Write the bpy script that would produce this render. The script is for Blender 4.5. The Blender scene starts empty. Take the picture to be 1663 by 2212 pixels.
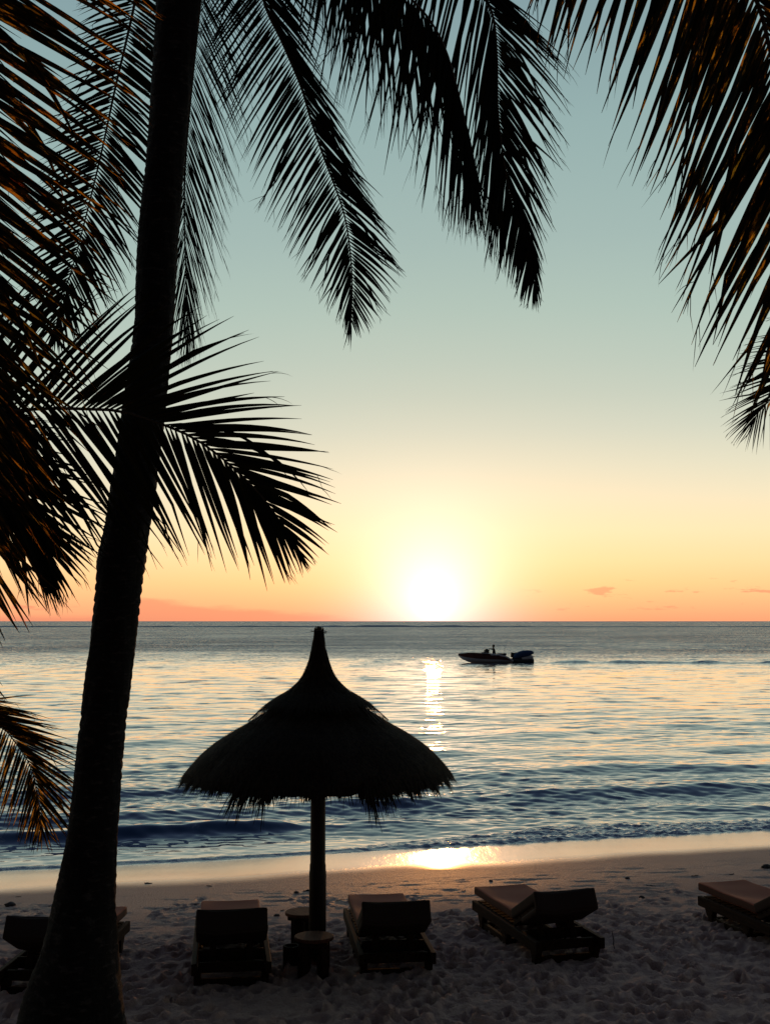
import bpy, bmesh, math, random
import numpy as np
from mathutils import Vector, Matrix

random.seed(7)
RNG = np.random.default_rng(11)
R = math.radians
scene = bpy.context.scene
COL = scene.collection

# ------------------------------------------------------------------ camera
CAM_H = 3.3                      # metres above the dry sand (a terrace)
FOC = 2600.0                     # focal length in units of a 1663 wide survey picture
PITCH = math.atan2(236.0, FOC)
cp, sp = math.cos(PITCH), math.sin(PITCH)
cam_d = bpy.data.cameras.new('camera')
cam = bpy.data.objects.new('camera', cam_d)
COL.objects.link(cam)
cam.location = (0, 0, CAM_H)
cam.rotation_euler = (R(90) + PITCH, 0, 0)
cam_d.sensor_fit = 'HORIZONTAL'
cam_d.sensor_width = 36.0
cam_d.lens = 36.0 * FOC / 1663.0
cam_d.clip_start = 0.05
cam_d.clip_end = 200000
scene.camera = cam

def P(u, v, Y):
    """survey picture reading + real distance -> world point"""
    xc = (u - 831.5) / FOC
    yc = -(v - 1106.0) / FOC
    dy = cp - sp * yc
    dz = sp + cp * yc
    s = Y / dy
    return Vector((xc * s, Y, CAM_H + dz * s))

def G(u, v, z=0.0):
    yc = -(v - 1106.0) / FOC
    dy = cp - sp * yc
    dz = sp + cp * yc
    s = (z - CAM_H) / dz
    return Vector(((u - 831.5) / FOC * s, dy * s, z))

# ------------------------------------------------------------------ object helpers
def tag(o, label=None, cat=None, group=None, kind=None):
    if label: o['label'] = label
    if cat: o['category'] = cat
    if group: o['group'] = group
    if kind: o['kind'] = kind
    return o

def empty(name, loc, rz=0.0):
    o = bpy.data.objects.new(name, None)
    COL.objects.link(o)
    o.location = loc
    o.rotation_euler = (0, 0, rz)
    o.empty_display_size = 0.1
    return o

def link_mesh(name, me, mat, parent=None, smooth=False):
    o = bpy.data.objects.new(name, me)
    COL.objects.link(o)
    if mat: me.materials.append(mat)
    if parent: o.parent = parent
    if smooth:
        me.polygons.foreach_set('use_smooth', np.ones(len(me.polygons), dtype=bool))
    return o

def from_bm(name, bm, mat, parent=None, smooth=False):
    me = bpy.data.meshes.new(name)
    bm.normal_update()
    bm.to_mesh(me)
    bm.free()
    return link_mesh(name, me, mat, parent, smooth)

def from_arrays(name, V, F, mat, parent=None, smooth=True, uv=None):
    """V (n,3), F (m,4) quads"""
    V = np.asarray(V, dtype=np.float32); F = np.asarray(F, dtype=np.int32)
    me = bpy.data.meshes.new(name)
    n, m, k = len(V), len(F), F.shape[1]
    me.vertices.add(n); me.vertices.foreach_set('co', V.ravel())
    me.loops.add(m * k); me.loops.foreach_set('vertex_index', F.ravel())
    me.polygons.add(m)
    me.polygons.foreach_set('loop_start', np.arange(0, m * k, k, dtype=np.int32))
    me.polygons.foreach_set('loop_total', np.full(m, k, dtype=np.int32))
    me.update(calc_edges=True)
    if uv is not None:
        l = me.uv_layers.new(name='UVMap')
        l.data.foreach_set('uv', np.asarray(uv, dtype=np.float32)[F.ravel()].ravel())
    me.validate()
    return link_mesh(name, me, mat, parent, smooth)

def children(o):
    return [c for c in bpy.data.objects if c.parent == o]

def copy_tree(o, parent=None):
    c = o.copy(); COL.objects.link(c)
    if parent: c.parent = parent
    for ch in children(o): copy_tree(ch, c)
    return c

def bx(bm, c, s, rot=None, bev=0.0, seg=1, taper=None):
    """box: centre, full sizes, optional rotation matrix, bevel; taper=(sx,sy) scales the bottom"""
    r = bmesh.ops.create_cube(bm, size=1.0)
    vs = r['verts']
    for v in vs:
        k = Vector((v.co.x * s[0], v.co.y * s[1], v.co.z * s[2]))
        if taper and v.co.z < 0: k.x *= taper[0]; k.y *= taper[1]
        v.co = k
    if bev > 0:
        es = list({e for v in vs for e in v.link_edges})
        rr = bmesh.ops.bevel(bm, geom=es, offset=bev, segments=seg, profile=0.6, affect='EDGES')
        vs = list({v for f in rr['faces'] for v in f.verts} | {v for v in vs if v.is_valid})
    for v in vs:
        k = v.co
        if rot: k = rot @ k
        v.co = k + Vector(c)
    return vs

def lathe(bm, prof, seg=32, cx=0, cy=0, cap_top=True, cap_bot=True):
    rings = []
    for r, z in prof:
        rings.append([bm.verts.new((cx + r * math.cos(2 * math.pi * i / seg), cy + r * math.sin(2 * math.pi * i / seg), z)) for i in range(seg)])
    for a, b in zip(rings, rings[1:]):
        for i in range(seg):
            j = (i + 1) % seg
            bm.faces.new((a[i], a[j], b[j], b[i]))
    if cap_bot: bm.faces.new(list(reversed(rings[0])))
    if cap_top: bm.faces.new(rings[-1])
    return rings

def tube_arrays(pts, rad, seg=8):
    """tube along points (list of Vector) -> V,F"""
    V = []; F = []
    n = len(pts)
    for i in range(n):
        t = (pts[min(i + 1, n - 1)] - pts[max(i - 1, 0)]).normalized()
        a = t.cross(Vector((0.13, 1, 0.21))).normalized()
        b = t.cross(a).normalized()
        for k in range(seg):
            q = 2 * math.pi * k / seg
            V.append(pts[i] + (a * math.cos(q) + b * math.sin(q)) * rad[i])
    for i in range(n - 1):
        for k in range(seg):
            k2 = (k + 1) % seg
            F.append((i * seg + k, i * seg + k2, (i + 1) * seg + k2, (i + 1) * seg + k))
    return V, F

# ------------------------------------------------------------------ numpy noise
_PERM = RNG.random((256, 256))
def vnoise(x, y):
    xi = np.floor(x).astype(np.int64); yi = np.floor(y).astype(np.int64)
    fx = x - xi; fy = y - yi
    fx = fx * fx * fx * (fx * (fx * 6 - 15) + 10); fy = fy * fy * fy * (fy * (fy * 6 - 15) + 10)
    def h(a, b): return _PERM[a & 255, b & 255]
    return (h(xi, yi) * (1 - fx) + h(xi + 1, yi) * fx) * (1 - fy) + (h(xi, yi + 1) * (1 - fx) + h(xi + 1, yi + 1) * fx) * fy

def fbm(x, y, octv=4, gain=0.5):
    s = 0; a = 1; t = 0
    for k in range(octv):
        s = s + a * (vnoise(x * 2 ** k + 17.3 * k, y * 2 ** k + 5.1 * k) - 0.5); t += a; a *= gain
    return s / t

def sstep(a, b, x):
    t = np.clip((x - a) / (b - a), 0, 1)
    return t * t * (3 - 2 * t)

# ------------------------------------------------------------------ node helpers
class NT:
    def __init__(self, nt): self.nt = nt; self.n = nt.nodes; self.l = nt.links
    def new(self, t, **kw):
        nd = self.n.new(t)
        for k, v in kw.items(): setattr(nd, k, v)
        return nd
    def put(self, sock, v):
        if v is None: return
        if hasattr(v, 'is_output'): self.l.new(v, sock)
        else: sock.default_value = v
    def m(self, op, a, b=None, c=None, clamp=False):
        nd = self.new('ShaderNodeMath', operation=op); nd.use_clamp = clamp
        for i, v in enumerate((a, b, c)):
            if v is not None: self.put(nd.inputs[i], v)
        return nd.outputs[0]
    def vm(self, op, a, b=None, scale=None):
        nd = self.new('ShaderNodeVectorMath', operation=op)
        self.put(nd.inputs[0], a)
        if b is not None: self.put(nd.inputs[1], b)
        if scale is not None: self.put(nd.inputs['Scale'], scale)
        return nd.outputs['Value'] if op in ('DOT_PRODUCT', 'LENGTH') else nd.outputs[0]
    def mix(self, f, a, b, blend='MIX'):
        nd = self.new('ShaderNodeMix', data_type='RGBA', blend_type=blend)
        nd.clamp_factor = True
        self.put(nd.inputs[0], f); self.put(nd.inputs[6], a); self.put(nd.inputs[7], b)
        return nd.outputs[2]
    def ramp(self, fac, stops, interp='LINEAR'):
        nd = self.new('ShaderNodeValToRGB'); cr = nd.color_ramp; cr.interpolation = interp
        while len(cr.elements) > 1: cr.elements.remove(cr.elements[-1])
        for i, (p, c) in enumerate(stops):
            e = cr.elements[0] if i == 0 else cr.elements.new(p)
            e.position = p
            e.color = (c, c, c, 1) if not hasattr(c, '__len__') else (*c, 1)
        self.put(nd.inputs[0], fac)
        return nd.outputs[0]
    def noise(self, vec, scale, detail=3, rough=0.5, dist=0.0, col=False):
        nd = self.new('ShaderNodeTexNoise')
        nd.inputs['Scale'].default_value = scale; nd.inputs['Detail'].default_value = detail
        nd.inputs['Roughness'].default_value = rough; nd.inputs['Distortion'].default_value = dist
        self.put(nd.inputs['Vector'], vec)
        return nd.outputs['Color'] if col else nd.outputs['Fac']
    def mr(self, v, a, b, c, d, smooth=True):
        nd = self.new('ShaderNodeMapRange'); nd.interpolation_type = 'SMOOTHSTEP' if smooth else 'LINEAR'
        self.put(nd.inputs[0], v)
        for i, k in enumerate((a, b, c, d)): nd.inputs[i + 1].default_value = k
        return nd.outputs[0]
    def bump(self, h, dist, strength=1.0, normal=None):
        nd = self.new('ShaderNodeBump'); nd.inputs['Distance'].default_value = dist
        nd.inputs['Strength'].default_value = strength
        self.put(nd.inputs['Height'], h)
        if normal is not None: self.put(nd.inputs['Normal'], normal)
        return nd.outputs[0]

def material(name, base=(0.1, 0.1, 0.1), rough=0.6, spec=0.4, ior=1.5):
    m = bpy.data.materials.new(name); m.use_nodes = True
    t = NT(m.node_tree); b = t.n['Principled BSDF']
    b.inputs['Base Color'].default_value = (*base, 1)
    b.inputs['Roughness'].default_value = rough
    b.inputs['Specular IOR Level'].default_value = spec
    b.inputs['IOR'].default_value = ior
    return m, t, b

def simple(name, c1, c2, scale=6, rough=0.6, spec=0.4, stretch=(1, 1, 1), bump=0.0, detail=5):
    m, t, b = material(name, c1, rough, spec)
    co = t.new('ShaderNodeTexCoord').outputs['Object']
    v = t.vm('MULTIPLY', co, stretch)
    n = t.noise(v, scale, detail, 0.6)
    t.put(b.inputs['Base Color'], t.mix(t.mr(n, 0.3, 0.7, 0, 1), (*c1, 1), (*c2, 1)))
    if bump: t.put(b.inputs['Normal'], t.bump(n, bump))
    return m

# ------------------------------------------------------------------ sun, sky
SUN_EL, SUN_AZ = R(1.05), R(2.28)          # just above the sea, a little right of straight ahead
S = Vector((math.sin(SUN_AZ) * math.cos(SUN_EL), math.cos(SUN_AZ) * math.cos(SUN_EL), math.sin(SUN_EL)))
sun_d = bpy.data.lights.new('sun', 'SUN')
sun_d.energy = 0.45         # all but spent: the disc is setting into the haze
sun_d.angle = R(0.6)
sun_d.color = (1.0, 0.40, 0.11)
sun = bpy.data.objects.new('sun', sun_d)
COL.objects.link(sun)
sun.location = S * 60
sun.rotation_euler = (-S).to_track_quat('-Z', 'Y').to_euler()

world = bpy.data.worlds.new('World')
scene.world = world
world.use_nodes = True
w = NT(world.node_tree)
bg = w.n['Background']
d = w.new('ShaderNodeTexCoord').outputs['Generated']
d = w.vm('NORMALIZE', d)
sep = w.new('ShaderNodeSeparateXYZ'); w.l.new(d, sep.inputs[0])
el = w.m('MULTIPLY', w.m('ARCSINE', w.m('MAXIMUM', sep.outputs[2], 0.0)), 180 / math.pi)     # degrees
az = w.m('MULTIPLY', w.m('ARCTAN2', sep.outputs[0], sep.outputs[1]), 180 / math.pi)
ang = w.m('MULTIPLY', w.m('ARCCOSINE', w.m('MINIMUM', w.vm('DOT_PRODUCT', d, tuple(S)), 0.999999)), 180 / math.pi)
stops = [(0, (.96, .37, .19)), (0.9, (1.02, .50, .24)), (1.8, (1.06, .62, .29)), (2.8, (1.03, .71, .37)), (4.2, (.96, .77, .47)), (5.8, (.85, .76, .535)), (7.3, (.73, .715, .545)),
         (9, (.60, .645, .53)), (10.7, (.51, .59, .50)), (12.3, (.455, .56, .485)), (14.7, (.395, .525, .465)), (17.9, (.34, .47, .44)), (23, (.285, .42, .41)), (28, (.225, .34, .362)),
         (36, (.125, .19, .275)), (50, (.088, .125, .215)), (70, (.075, .102, .175)), (90, (.07, .094, .165))]
base = w.ramp(w.m('DIVIDE', el, 90.0), [(e / 90.0, c) for e, c in stops])
facing = w.vm('DOT_PRODUCT', d, (math.sin(SUN_AZ), math.cos(SUN_AZ), 0.0))       # 1 towards the sunset, -1 away from it
base = w.mix(w.mr(facing, -0.55, 0.75, 0, 1), w.mix(1.0, base, (.07, .07, .09, 1), 'MULTIPLY'), base)
# low cloud bank and wisps
cv = w.new('ShaderNodeCombineXYZ')
w.put(cv.inputs[0], w.m('MULTIPLY', az, 0.28)); w.put(cv.inputs[1], w.m('MULTIPLY', el, 1.5))
n1 = w.noise(cv.outputs[0], 1.0, 5, 0.6)
n2 = w.noise(w.vm('ADD', cv.outputs[0], (32.05, 3.48, 0)), 1.7, 5, 0.6)
top = w.m('ADD', w.mr(az, -12.5, -0.5, 1.25, 0.05, False), w.m('MULTIPLY', w.m('SUBTRACT', n1, 0.5), 0.9))
top = w.m('MULTIPLY', top, w.mr(az, -14.0, -11.2, 0.25, 1.0))
bank = w.m('MULTIPLY', w.m('MULTIPLY', w.m('SUBTRACT', top, el), 4.0, clamp=True), w.mr(az, -2.5, 0.0, 1, 0))
wisp = w.m('MULTIPLY', w.mr(n2, 0.585, 0.66, 0, 1), w.m('MULTIPLY', w.mr(el, 0.25, 0.7, 0, 1), w.mr(el, 1.6, 2.2, 1, 0)))
wisp = w.m('MULTIPLY', wisp, w.m('ADD', w.mr(az, 6.0, 8.5, 0, 1), w.mr(az, -13.5, -15.0, 0, 1)))
cl = w.m('MULTIPLY', w.m('MAXIMUM', bank, wisp), 0.68)
base = w.mix(cl, base, (.82, .275, .165, 1))
def glow(sig, col, pw):
    g = w.m('EXPONENT', w.m('MULTIPLY', w.m('POWER', w.m('DIVIDE', ang, sig), pw), -1.0))
    return w.mix(1.0, (*col, 1), g, 'MULTIPLY')
sky = base
for sig, col, pw in ((0.55, (2.5, 2.3, 1.8), 2.0), (2.6, (.82, .90, 1.0), 1.4)):
    sky = w.mix(1.0, sky, glow(sig, col, pw), 'ADD')
nish = w.new('ShaderNodeTexSky', sky_type='NISHITA')
nish.sun_disc = False
nish.sun_elevation = SUN_EL
nish.sun_rotation = SUN_AZ
nish.air_density = 1.0; nish.dust_density = 1.5; nish.ozone_density = 1.5
sky = w.mix(1.0, sky, w.vm('SCALE', nish.outputs[0], scale=0.02), 'ADD')
w.l.new(sky, bg.inputs['Color'])
bg.inputs['Strength'].default_value = 1.0

# ------------------------------------------------------------------ materials
# palm leaf: dark blade with dry rusty patches, thin enough to let the low sun through
def leaf_material(name, dry, thr):
    m = bpy.data.materials.new(name); m.use_nodes = True
    t = NT(m.node_tree); b = t.n['Principled BSDF']; out = t.n['Material Output']
    uv = t.new('ShaderNodeTexCoord').outputs['UV']
    v = t.vm('MULTIPLY', uv, (1.2, 5.0, 1.0))
    n = t.noise(v, 1.0, 5, 0.62)
    fine = t.noise(t.vm('MULTIPLY', uv, (6.0, 30.0, 1.0)), 1.0, 3, 0.6)
    k = t.m('ADD', t.m('MULTIPLY', n, 0.8), t.m('MULTIPLY', fine, 0.2))
    mask = t.mr(k, thr, thr + 0.05, 0, 1)
    half = t.mr(k, thr - 0.1, thr + 0.02, 0, 1)
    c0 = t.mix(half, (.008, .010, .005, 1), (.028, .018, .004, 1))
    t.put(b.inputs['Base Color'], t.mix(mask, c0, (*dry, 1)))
    b.inputs['Roughness'].default_value = 0.55
    b.inputs['Specular IOR Level'].default_value = 0.12
    tr = t.new('ShaderNodeBsdfTranslucent')
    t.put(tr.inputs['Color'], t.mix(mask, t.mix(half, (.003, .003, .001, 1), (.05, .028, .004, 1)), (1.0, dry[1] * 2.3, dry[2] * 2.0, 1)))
    mx = t.new('ShaderNodeMixShader'); t.put(mx.inputs[0], t.mr(mask, 0, 1, 0.5, 0.8))
    t.l.new(b.outputs[0], mx.inputs[1]); t.l.new(tr.outputs[0], mx.inputs[2])
    t.l.new(mx.outputs[0], out.inputs['Surface'])
    return m
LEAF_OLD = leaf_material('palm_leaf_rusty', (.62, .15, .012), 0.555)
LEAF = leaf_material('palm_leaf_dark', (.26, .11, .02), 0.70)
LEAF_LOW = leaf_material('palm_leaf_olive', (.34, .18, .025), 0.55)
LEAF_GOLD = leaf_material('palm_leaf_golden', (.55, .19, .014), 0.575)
MIDRIB = simple('palm_midrib', (.03, .02, .01), (.05, .03, .012), 12, 0.6, 0.3)

m, t, b = material('palm_bark', (.05, .04, .035), 0.9, 0.15)
co = t.new('ShaderNodeTexCoord').outputs['Object']
n = t.noise(t.vm('MULTIPLY', co, (1, 1, 3)), 9, 6, 0.65)
n2 = t.noise(t.vm('MULTIPLY', co, (6, 6, 1)), 6, 4, 0.6)
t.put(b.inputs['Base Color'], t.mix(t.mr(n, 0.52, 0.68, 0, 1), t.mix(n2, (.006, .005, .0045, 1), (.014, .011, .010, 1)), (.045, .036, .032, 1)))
t.put(b.inputs['Normal'], t.bump(t.m('ADD', n, t.m('MULTIPLY', n2, 0.6)), 0.02))
BARK = m

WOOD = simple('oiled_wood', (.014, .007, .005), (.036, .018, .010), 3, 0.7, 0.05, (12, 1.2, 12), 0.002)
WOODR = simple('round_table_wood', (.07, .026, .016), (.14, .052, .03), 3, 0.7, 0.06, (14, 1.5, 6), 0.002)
POLEM = simple('round_timber', (.012, .008, .006), (.028, .018, .012), 5, 0.6, 0.2, (6, 6, 0.7), 0.003)
CUSH = simple('terracotta_canvas', (.27, .072, .038), (.32, .09, .048), 220, 0.85, 0.2, (1, 1, 1), 0.0006)
CUSH_SHADE = simple('terracotta_canvas_shaded', (.07, .028, .018), (.09, .036, .024), 220, 0.85, 0.2, (1, 1, 1), 0.0006)  # the cushion canvas darkened, painted shade for its side faces
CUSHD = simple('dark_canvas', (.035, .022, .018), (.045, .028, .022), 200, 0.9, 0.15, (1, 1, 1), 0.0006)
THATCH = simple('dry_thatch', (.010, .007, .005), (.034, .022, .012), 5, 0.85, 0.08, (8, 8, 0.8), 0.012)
STRAW = simple('thatch_straw', (.045, .03, .016), (.15, .095, .045), 9, 0.8, 0.2, (3, 3, 1))
STRING = simple('net_cord', (.10, .09, .08), (.16, .15, .13), 20, 0.7)
STONEM = simple('dark_pebble', (.03, .025, .025), (.08, .065, .06), 20, 0.8)
TWIGM = simple('driftwood', (.02, .014, .012), (.05, .036, .03), 18, 0.85)
GELD = simple('red_gelcoat', (.05, .008, .008), (.16, .045, .035), 2.6, 0.3, 0.5)
GELW = simple('white_gelcoat', (.82, .80, .79), (.86, .84, .83), 3, 0.3, 0.5)
DARKP = simple('black_plastic', (.02, .02, .022), (.03, .03, .032), 5, 0.4, 0.5)
COVERM = simple('blue_cover', (.03, .07, .16), (.04, .09, .20), 6, 0.8, 0.2, (1, 1, 1), 0.01)
STEELM = simple('steel', (.3, .3, .3), (.4, .4, .4), 8, 0.3, 0.6)
SKIN = simple('skin', (.16, .08, .05), (.19, .095, .06), 12, 0.6)
SHIRT = simple('dark_shirt', (.03, .025, .03), (.045, .035, .04), 30, 0.9)
HAIR = simple('dark_hair', (.01, .008, .006), (.02, .015, .012), 40, 0.6)

# ------------------------------------------------------------------ beach and sea levels
SEA = -0.60
def shore_y(x): return 21.0 + 0.285 * x + 0.0 * x
def sand_base(x, y):
    s = y - shore_y(x)                                     # metres seaward of the water's edge
    z = SEA - 0.082 * s
    z = np.where(z > -0.25, -0.25 + 0.25 * np.tanh((z + 0.25) / 0.25), z)
    z = np.where(s > 12, SEA - 0.082 * 12 - 0.05 * (s - 12), z)
    return np.maximum(z, -6.0)

def axis(parts):
    a = []
    for lo, hi, st in parts:
        a.append(np.arange(lo, hi, st))
    a.append([parts[-1][1]])
    return np.concatenate(a)
ax = axis([(-400, -60, 40), (-60, -20, 4), (-20, -6.6, 0.35), (-6.6, 8.2, 0.026), (8.2, 20, 0.35), (20, 60, 4), (60, 400, 40)])
ay = axis([(-60, -8, 4), (-8, 8.6, 0.3), (8.6, 14.2, 0.024), (14.2, 18.5, 0.04), (18.5, 26, 0.09), (26, 40, 0.7), (40, 130, 10)])
X, Y = np.meshgrid(ax, ay)
Z = sand_base(X, Y)
s = Y - shore_y(X)
soft = 1 - sstep(-8.3, -6.3, s + 0.9 * fbm(X * 0.5, Y * 0.5, 3))       # trampled dry sand
semi = sstep(-8.5, -7.0, s) * (1 - sstep(-4.9, -3.4, s))
def crease(x, y): return 0.5 - np.abs(fbm(x, y, 3)) * 2.6          # rounded pits between sharp little crests
H = 0.05 * fbm(X * 1.5, Y * 1.7, 3) + 0.030 * crease(X * 3.4 + 9, Y * 4.0) + 0.030 * crease(X * 7.7 + 3, Y * 8.6) + 0.03 * fbm(X * 10.3 + 2, Y * 11, 2)
# footprints: a dent with a pushed-up rim
foot = np.zeros_like(Z)
fx0, fx1 = np.searchsorted(ax, -6.6), np.searchsorted(ax, 8.2)
for k in range(3000):
    x0 = random.uniform(-6.3, 7.9); y0 = random.uniform(8.7, 15.6)
    a = random.gauss(R(75), 0.7); L = random.uniform(0.05, 0.12); W = random.uniform(0.032, 0.065); dp = random.choice((.4, .7, 1, 1.3)) * random.uniform(0.03, 0.075)
    i0, i1 = np.searchsorted(ax, x0 - 0.42), np.searchsorted(ax, x0 + 0.42)
    j0, j1 = np.searchsorted(ay, y0 - 0.42), np.searchsorted(ay, y0 + 0.42)
    dx = X[j0:j1, i0:i1] - x0; dy = Y[j0:j1, i0:i1] - y0
    p = (dx * math.cos(a) + dy * math.sin(a)) / L; q = (-dx * math.sin(a) + dy * math.cos(a)) / W
    r = np.sqrt(p * p + q * q)
    f = -dp * np.exp(-(r / 0.85) ** 4) + 0.42 * dp * np.exp(-((r - 1.45) / 0.42) ** 2)
    foot[j0:j1, i0:i1] = np.where(np.abs(f) > 0.004, foot[j0:j1, i0:i1] * (1 - 0.75 * np.exp(-(r / 1.3) ** 4)) + f, foot[j0:j1, i0:i1] + f)
Z = Z + soft * (H + foot) + 0.035 * semi * np.minimum(fbm(X * 2.2, Y * 6.0, 4) + 0.03, 0.0) * 2
Z = Z + semi * (1 - soft) * 0.35 * foot * (vnoise(X * 1.3, Y * 1.3) > 0.55)
Z = Z + 0.010 * fbm(X * 0.35, Y * 0.9, 2) * sstep(-6, -4, s)
def sand_h(x, y):
    i = min(max(int(np.searchsorted(ax, x)), 1), len(ax) - 1); j = min(max(int(np.searchsorted(ay, y)), 1), len(ay) - 1)
    return float(Z[j, i])

m, t, b = material('beach_sand', (.3, .22, .18), 0.9, 0.2)
pos = t.new('ShaderNodeNewGeometry').outputs['Position']
sx = t.new('ShaderNodeSeparateXYZ'); t.l.new(pos, sx.inputs[0])
sd = t.m('SUBTRACT', sx.outputs[1], t.m('ADD', t.m('MULTIPLY', sx.outputs[0], 0.285), 21.0))     # distance seaward of the water's edge
streak = t.noise(t.vm('MULTIPLY', pos, (2.2, 0.7, 1)), 1.0, 4, 0.6)
bw = t.new('ShaderNodeMapping'); bw.inputs['Rotation'].default_value = (0, 0, R(38)); bw.inputs['Scale'].default_value = (7.0, 0.8, 1); t.l.new(pos, bw.inputs['Vector'])
backwash = t.noise(bw.outputs[0], 1.0, 4, 0.65)      # slanting lines left by the running water
edge = t.noise(t.vm('MULTIPLY', pos, (0.45, 0.3, 1)), 1.0, 3, 0.5)
sdn = t.m('ADD', sd, t.m('MULTIPLY', t.m('SUBTRACT', edge, 0.5), 1.0))
wet = t.mr(sdn, -3.3, -2.1, 0, 1)
damp = t.mr(sdn, -8.5, -4.2, 0, 1)
grain = t.noise(pos, 260, 3, 0.7)
mott = t.noise(pos, 2.2, 5, 0.6)
dry = t.mix(mott, (.46, .29, .225, 1), (.64, .42, .335, 1))
dry = t.mix(t.m('MULTIPLY', grain, 0.35), dry, (.24, .165, .14, 1))
c = t.mix(damp, dry, (.26, .17, .155, 1))
c = t.mix(wet, c, (.09, .062, .055, 1))
t.put(b.inputs['Base Color'], c)
t.put(b.inputs['Roughness'], t.m('ADD', t.m('MULTIPLY', t.mr(damp, 0, 1, 0.88, 0.55), t.mr(wet, 0, 1, 1.0, 0.36)), t.m('MULTIPLY', t.m('MULTIPLY', streak, wet), 0.10)))
t.put(b.inputs['Specular IOR Level'], t.m('ADD', t.mr(wet, 0, 1, 0.10, 0.6), t.m('MULTIPLY', damp, 0.12)))
t.put(b.inputs['Coat Weight'], t.m('MULTIPLY', wet, 1.0)); b.inputs['Coat Roughness'].default_value = 0.20; b.inputs['Coat IOR'].default_value = 1.6
hh = t.m('ADD', t.m('MULTIPLY', t.m('SUBTRACT', 1.0, wet), t.m('ADD', t.m('MULTIPLY', grain, 0.25), t.noise(pos, 38, 4, 0.6))), t.m('MULTIPLY', t.m('ADD', streak, t.m('MULTIPLY', backwash, 0.5)), t.m('MULTIPLY', wet, 0.9)))
t.put(b.inputs['Normal'], t.bump(hh, 0.025))
SANDM = m
ny, nx = X.shape
idx = np.arange(ny * nx).reshape(ny, nx)
F = np.stack([idx[:-1, :-1], idx[:-1, 1:], idx[1:, 1:], idx[1:, :-1]], -1).reshape(-1, 4)
o = from_arrays('sand', np.stack([X, Y, Z], -1).reshape(-1, 3), F, SANDM)
tag(o, kind='structure', label='trampled beach sand running down to the wet shore')

# ------------------------------------------------------------------ sea
NR, NC = 1150, 640
inv = np.linspace(1 / 16.8, 1 / 320, NR)
rows = np.concatenate([1 / inv, np.geomspace(325, 760, 60), np.linspace(770, 806, 40), np.geomspace(815, 60000, 60)])
tn = np.concatenate([np.linspace(-3.5, -0.62, 30)[:-1], np.linspace(-0.62, 0.62, NC), np.linspace(0.62, 3.5, 30)[1:]])
YY = np.repeat(rows[:, None], len(tn), 1)
XX = YY * tn[None, :]
s = YY - shore_y(XX)
drow = np.gradient(rows)[:, None]
dcol = YY * (tn[32] - tn[31] if False else 1.24 / NC)
rs = np.random.default_rng(5)
Zs = np.zeros_like(XX)
calm = 0.36 + 0.26 * (1 - sstep(22, 42, YY)) + 0.9 * sstep(96, 118, YY)
gust = 0.55 + 1.1 * vnoise(XX * 0.05 + 3, YY * 0.11)
for k in range(84):
    lam = 0.20 * (3.4 / 0.20) ** rs.random()
    th = R(90) + rs.normal(0, 0.42) + 0.10
    kx, ky = math.cos(th) * 2 * math.pi / lam, math.sin(th) * 2 * math.pi / lam
    amp = 0.0038 * lam ** 0.72 * (0.5 + rs.random())
    res = np.clip((lam / np.maximum(drow, 1e-6) - 2.5) / 3.0, 0, 1)
    ph = rs.random() * 6.28
    wv = np.sin(kx * XX + ky * YY + ph + 0.7 * vnoise(XX / lam * 0.13, YY / lam * 0.22) * 6)
    Zs += amp * res * wv
shal = sstep(0.1, 3.0, s)
Zs = Zs * calm * gust * (0.25 + 0.75 * shal)
# shore swells: crest lines roughly parallel to the beach
def crest(s0, height, back, front, modf, amp_n=0.5, shift=0.5):
    global Zs
    sc = s - s0 - shift * 2 * (vnoise(XX * 0.22 + s0, XX * 0 + 3.3) - 0.5)
    prof = np.where(sc > 0, np.exp(-(sc / back) ** 2), np.exp(-(sc / front) ** 2))
    Zs = Zs + height * modf * (1 - amp_n + amp_n * 2 * vnoise(XX * 0.4 + 7 * s0, XX * 0 + 1.7)) * prof
crest(2.5, 0.15, 0.75, 0.22, (1 - sstep(-2.4, -1.2, XX)) + 0.12, 0.25, 0.25)
crest(5.3, 0.135, 1.1, 0.55, 0.75 + 0.25 * sstep(0, 4, XX), 0.45, 0.7)
crest(8.7, 0.12, 1.2, 0.65, 1.0, 0.6, 0.9)
crest(13.5, 0.06, 1.5, 0.9, 1.0, 0.8, 1.2)
crest(20.0, 0.06, 1.8, 1.1, 1.0, 0.8, 1.5)
crest(29.0, 0.05, 2.0, 1.3, 1.0, 0.9, 1.5)
# swash film running up the beach, bubbly front
lev = 0.032 * (vnoise(XX * 0.33, XX * 0 + 0.5) - 0.5) * 2 + 0.020 * (vnoise(XX * 1.7, XX * 0 + 2.5) - 0.5)
Zs = Zs + lev * (1 - sstep(0, 3, s))
fw = 0.18 + 1.15 * sstep(-2.0, 3.5, XX) + 0.4 * (vnoise(XX * 0.6, XX * 0 + 8.8) - 0.5)     # width of the foamy front
edge_s = s - (lev / 0.082) * -1.0
fband = sstep(-0.4, 0.02, edge_s) * (1 - sstep(fw * 0.55, fw, edge_s))
lace = fbm(XX * 5, YY * 5, 4)
foam = np.clip(fband * (0.9 + 2.0 * lace), 0, 1)
Zs = Zs + fband * (0.2 + 0.8 * sstep(-2.5, 4, XX)) * (0.12 * np.abs(fbm(XX * 2.6, YY * 3.0, 3)) + 0.085 * np.abs(fbm(XX * 8, YY * 8, 2)) + 0.010)
Zs = Zs + 0.02 * np.exp(-((edge_s - 0.05) / 0.1) ** 2)
foam = np.maximum(foam, 0.5 * np.clip(5 * (fbm(XX * 2.5 + 40, YY * 4, 4) - 0.16), 0, 1) * sstep(0, 1, s) * (1 - sstep(2.0, 4.5, s)))
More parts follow.
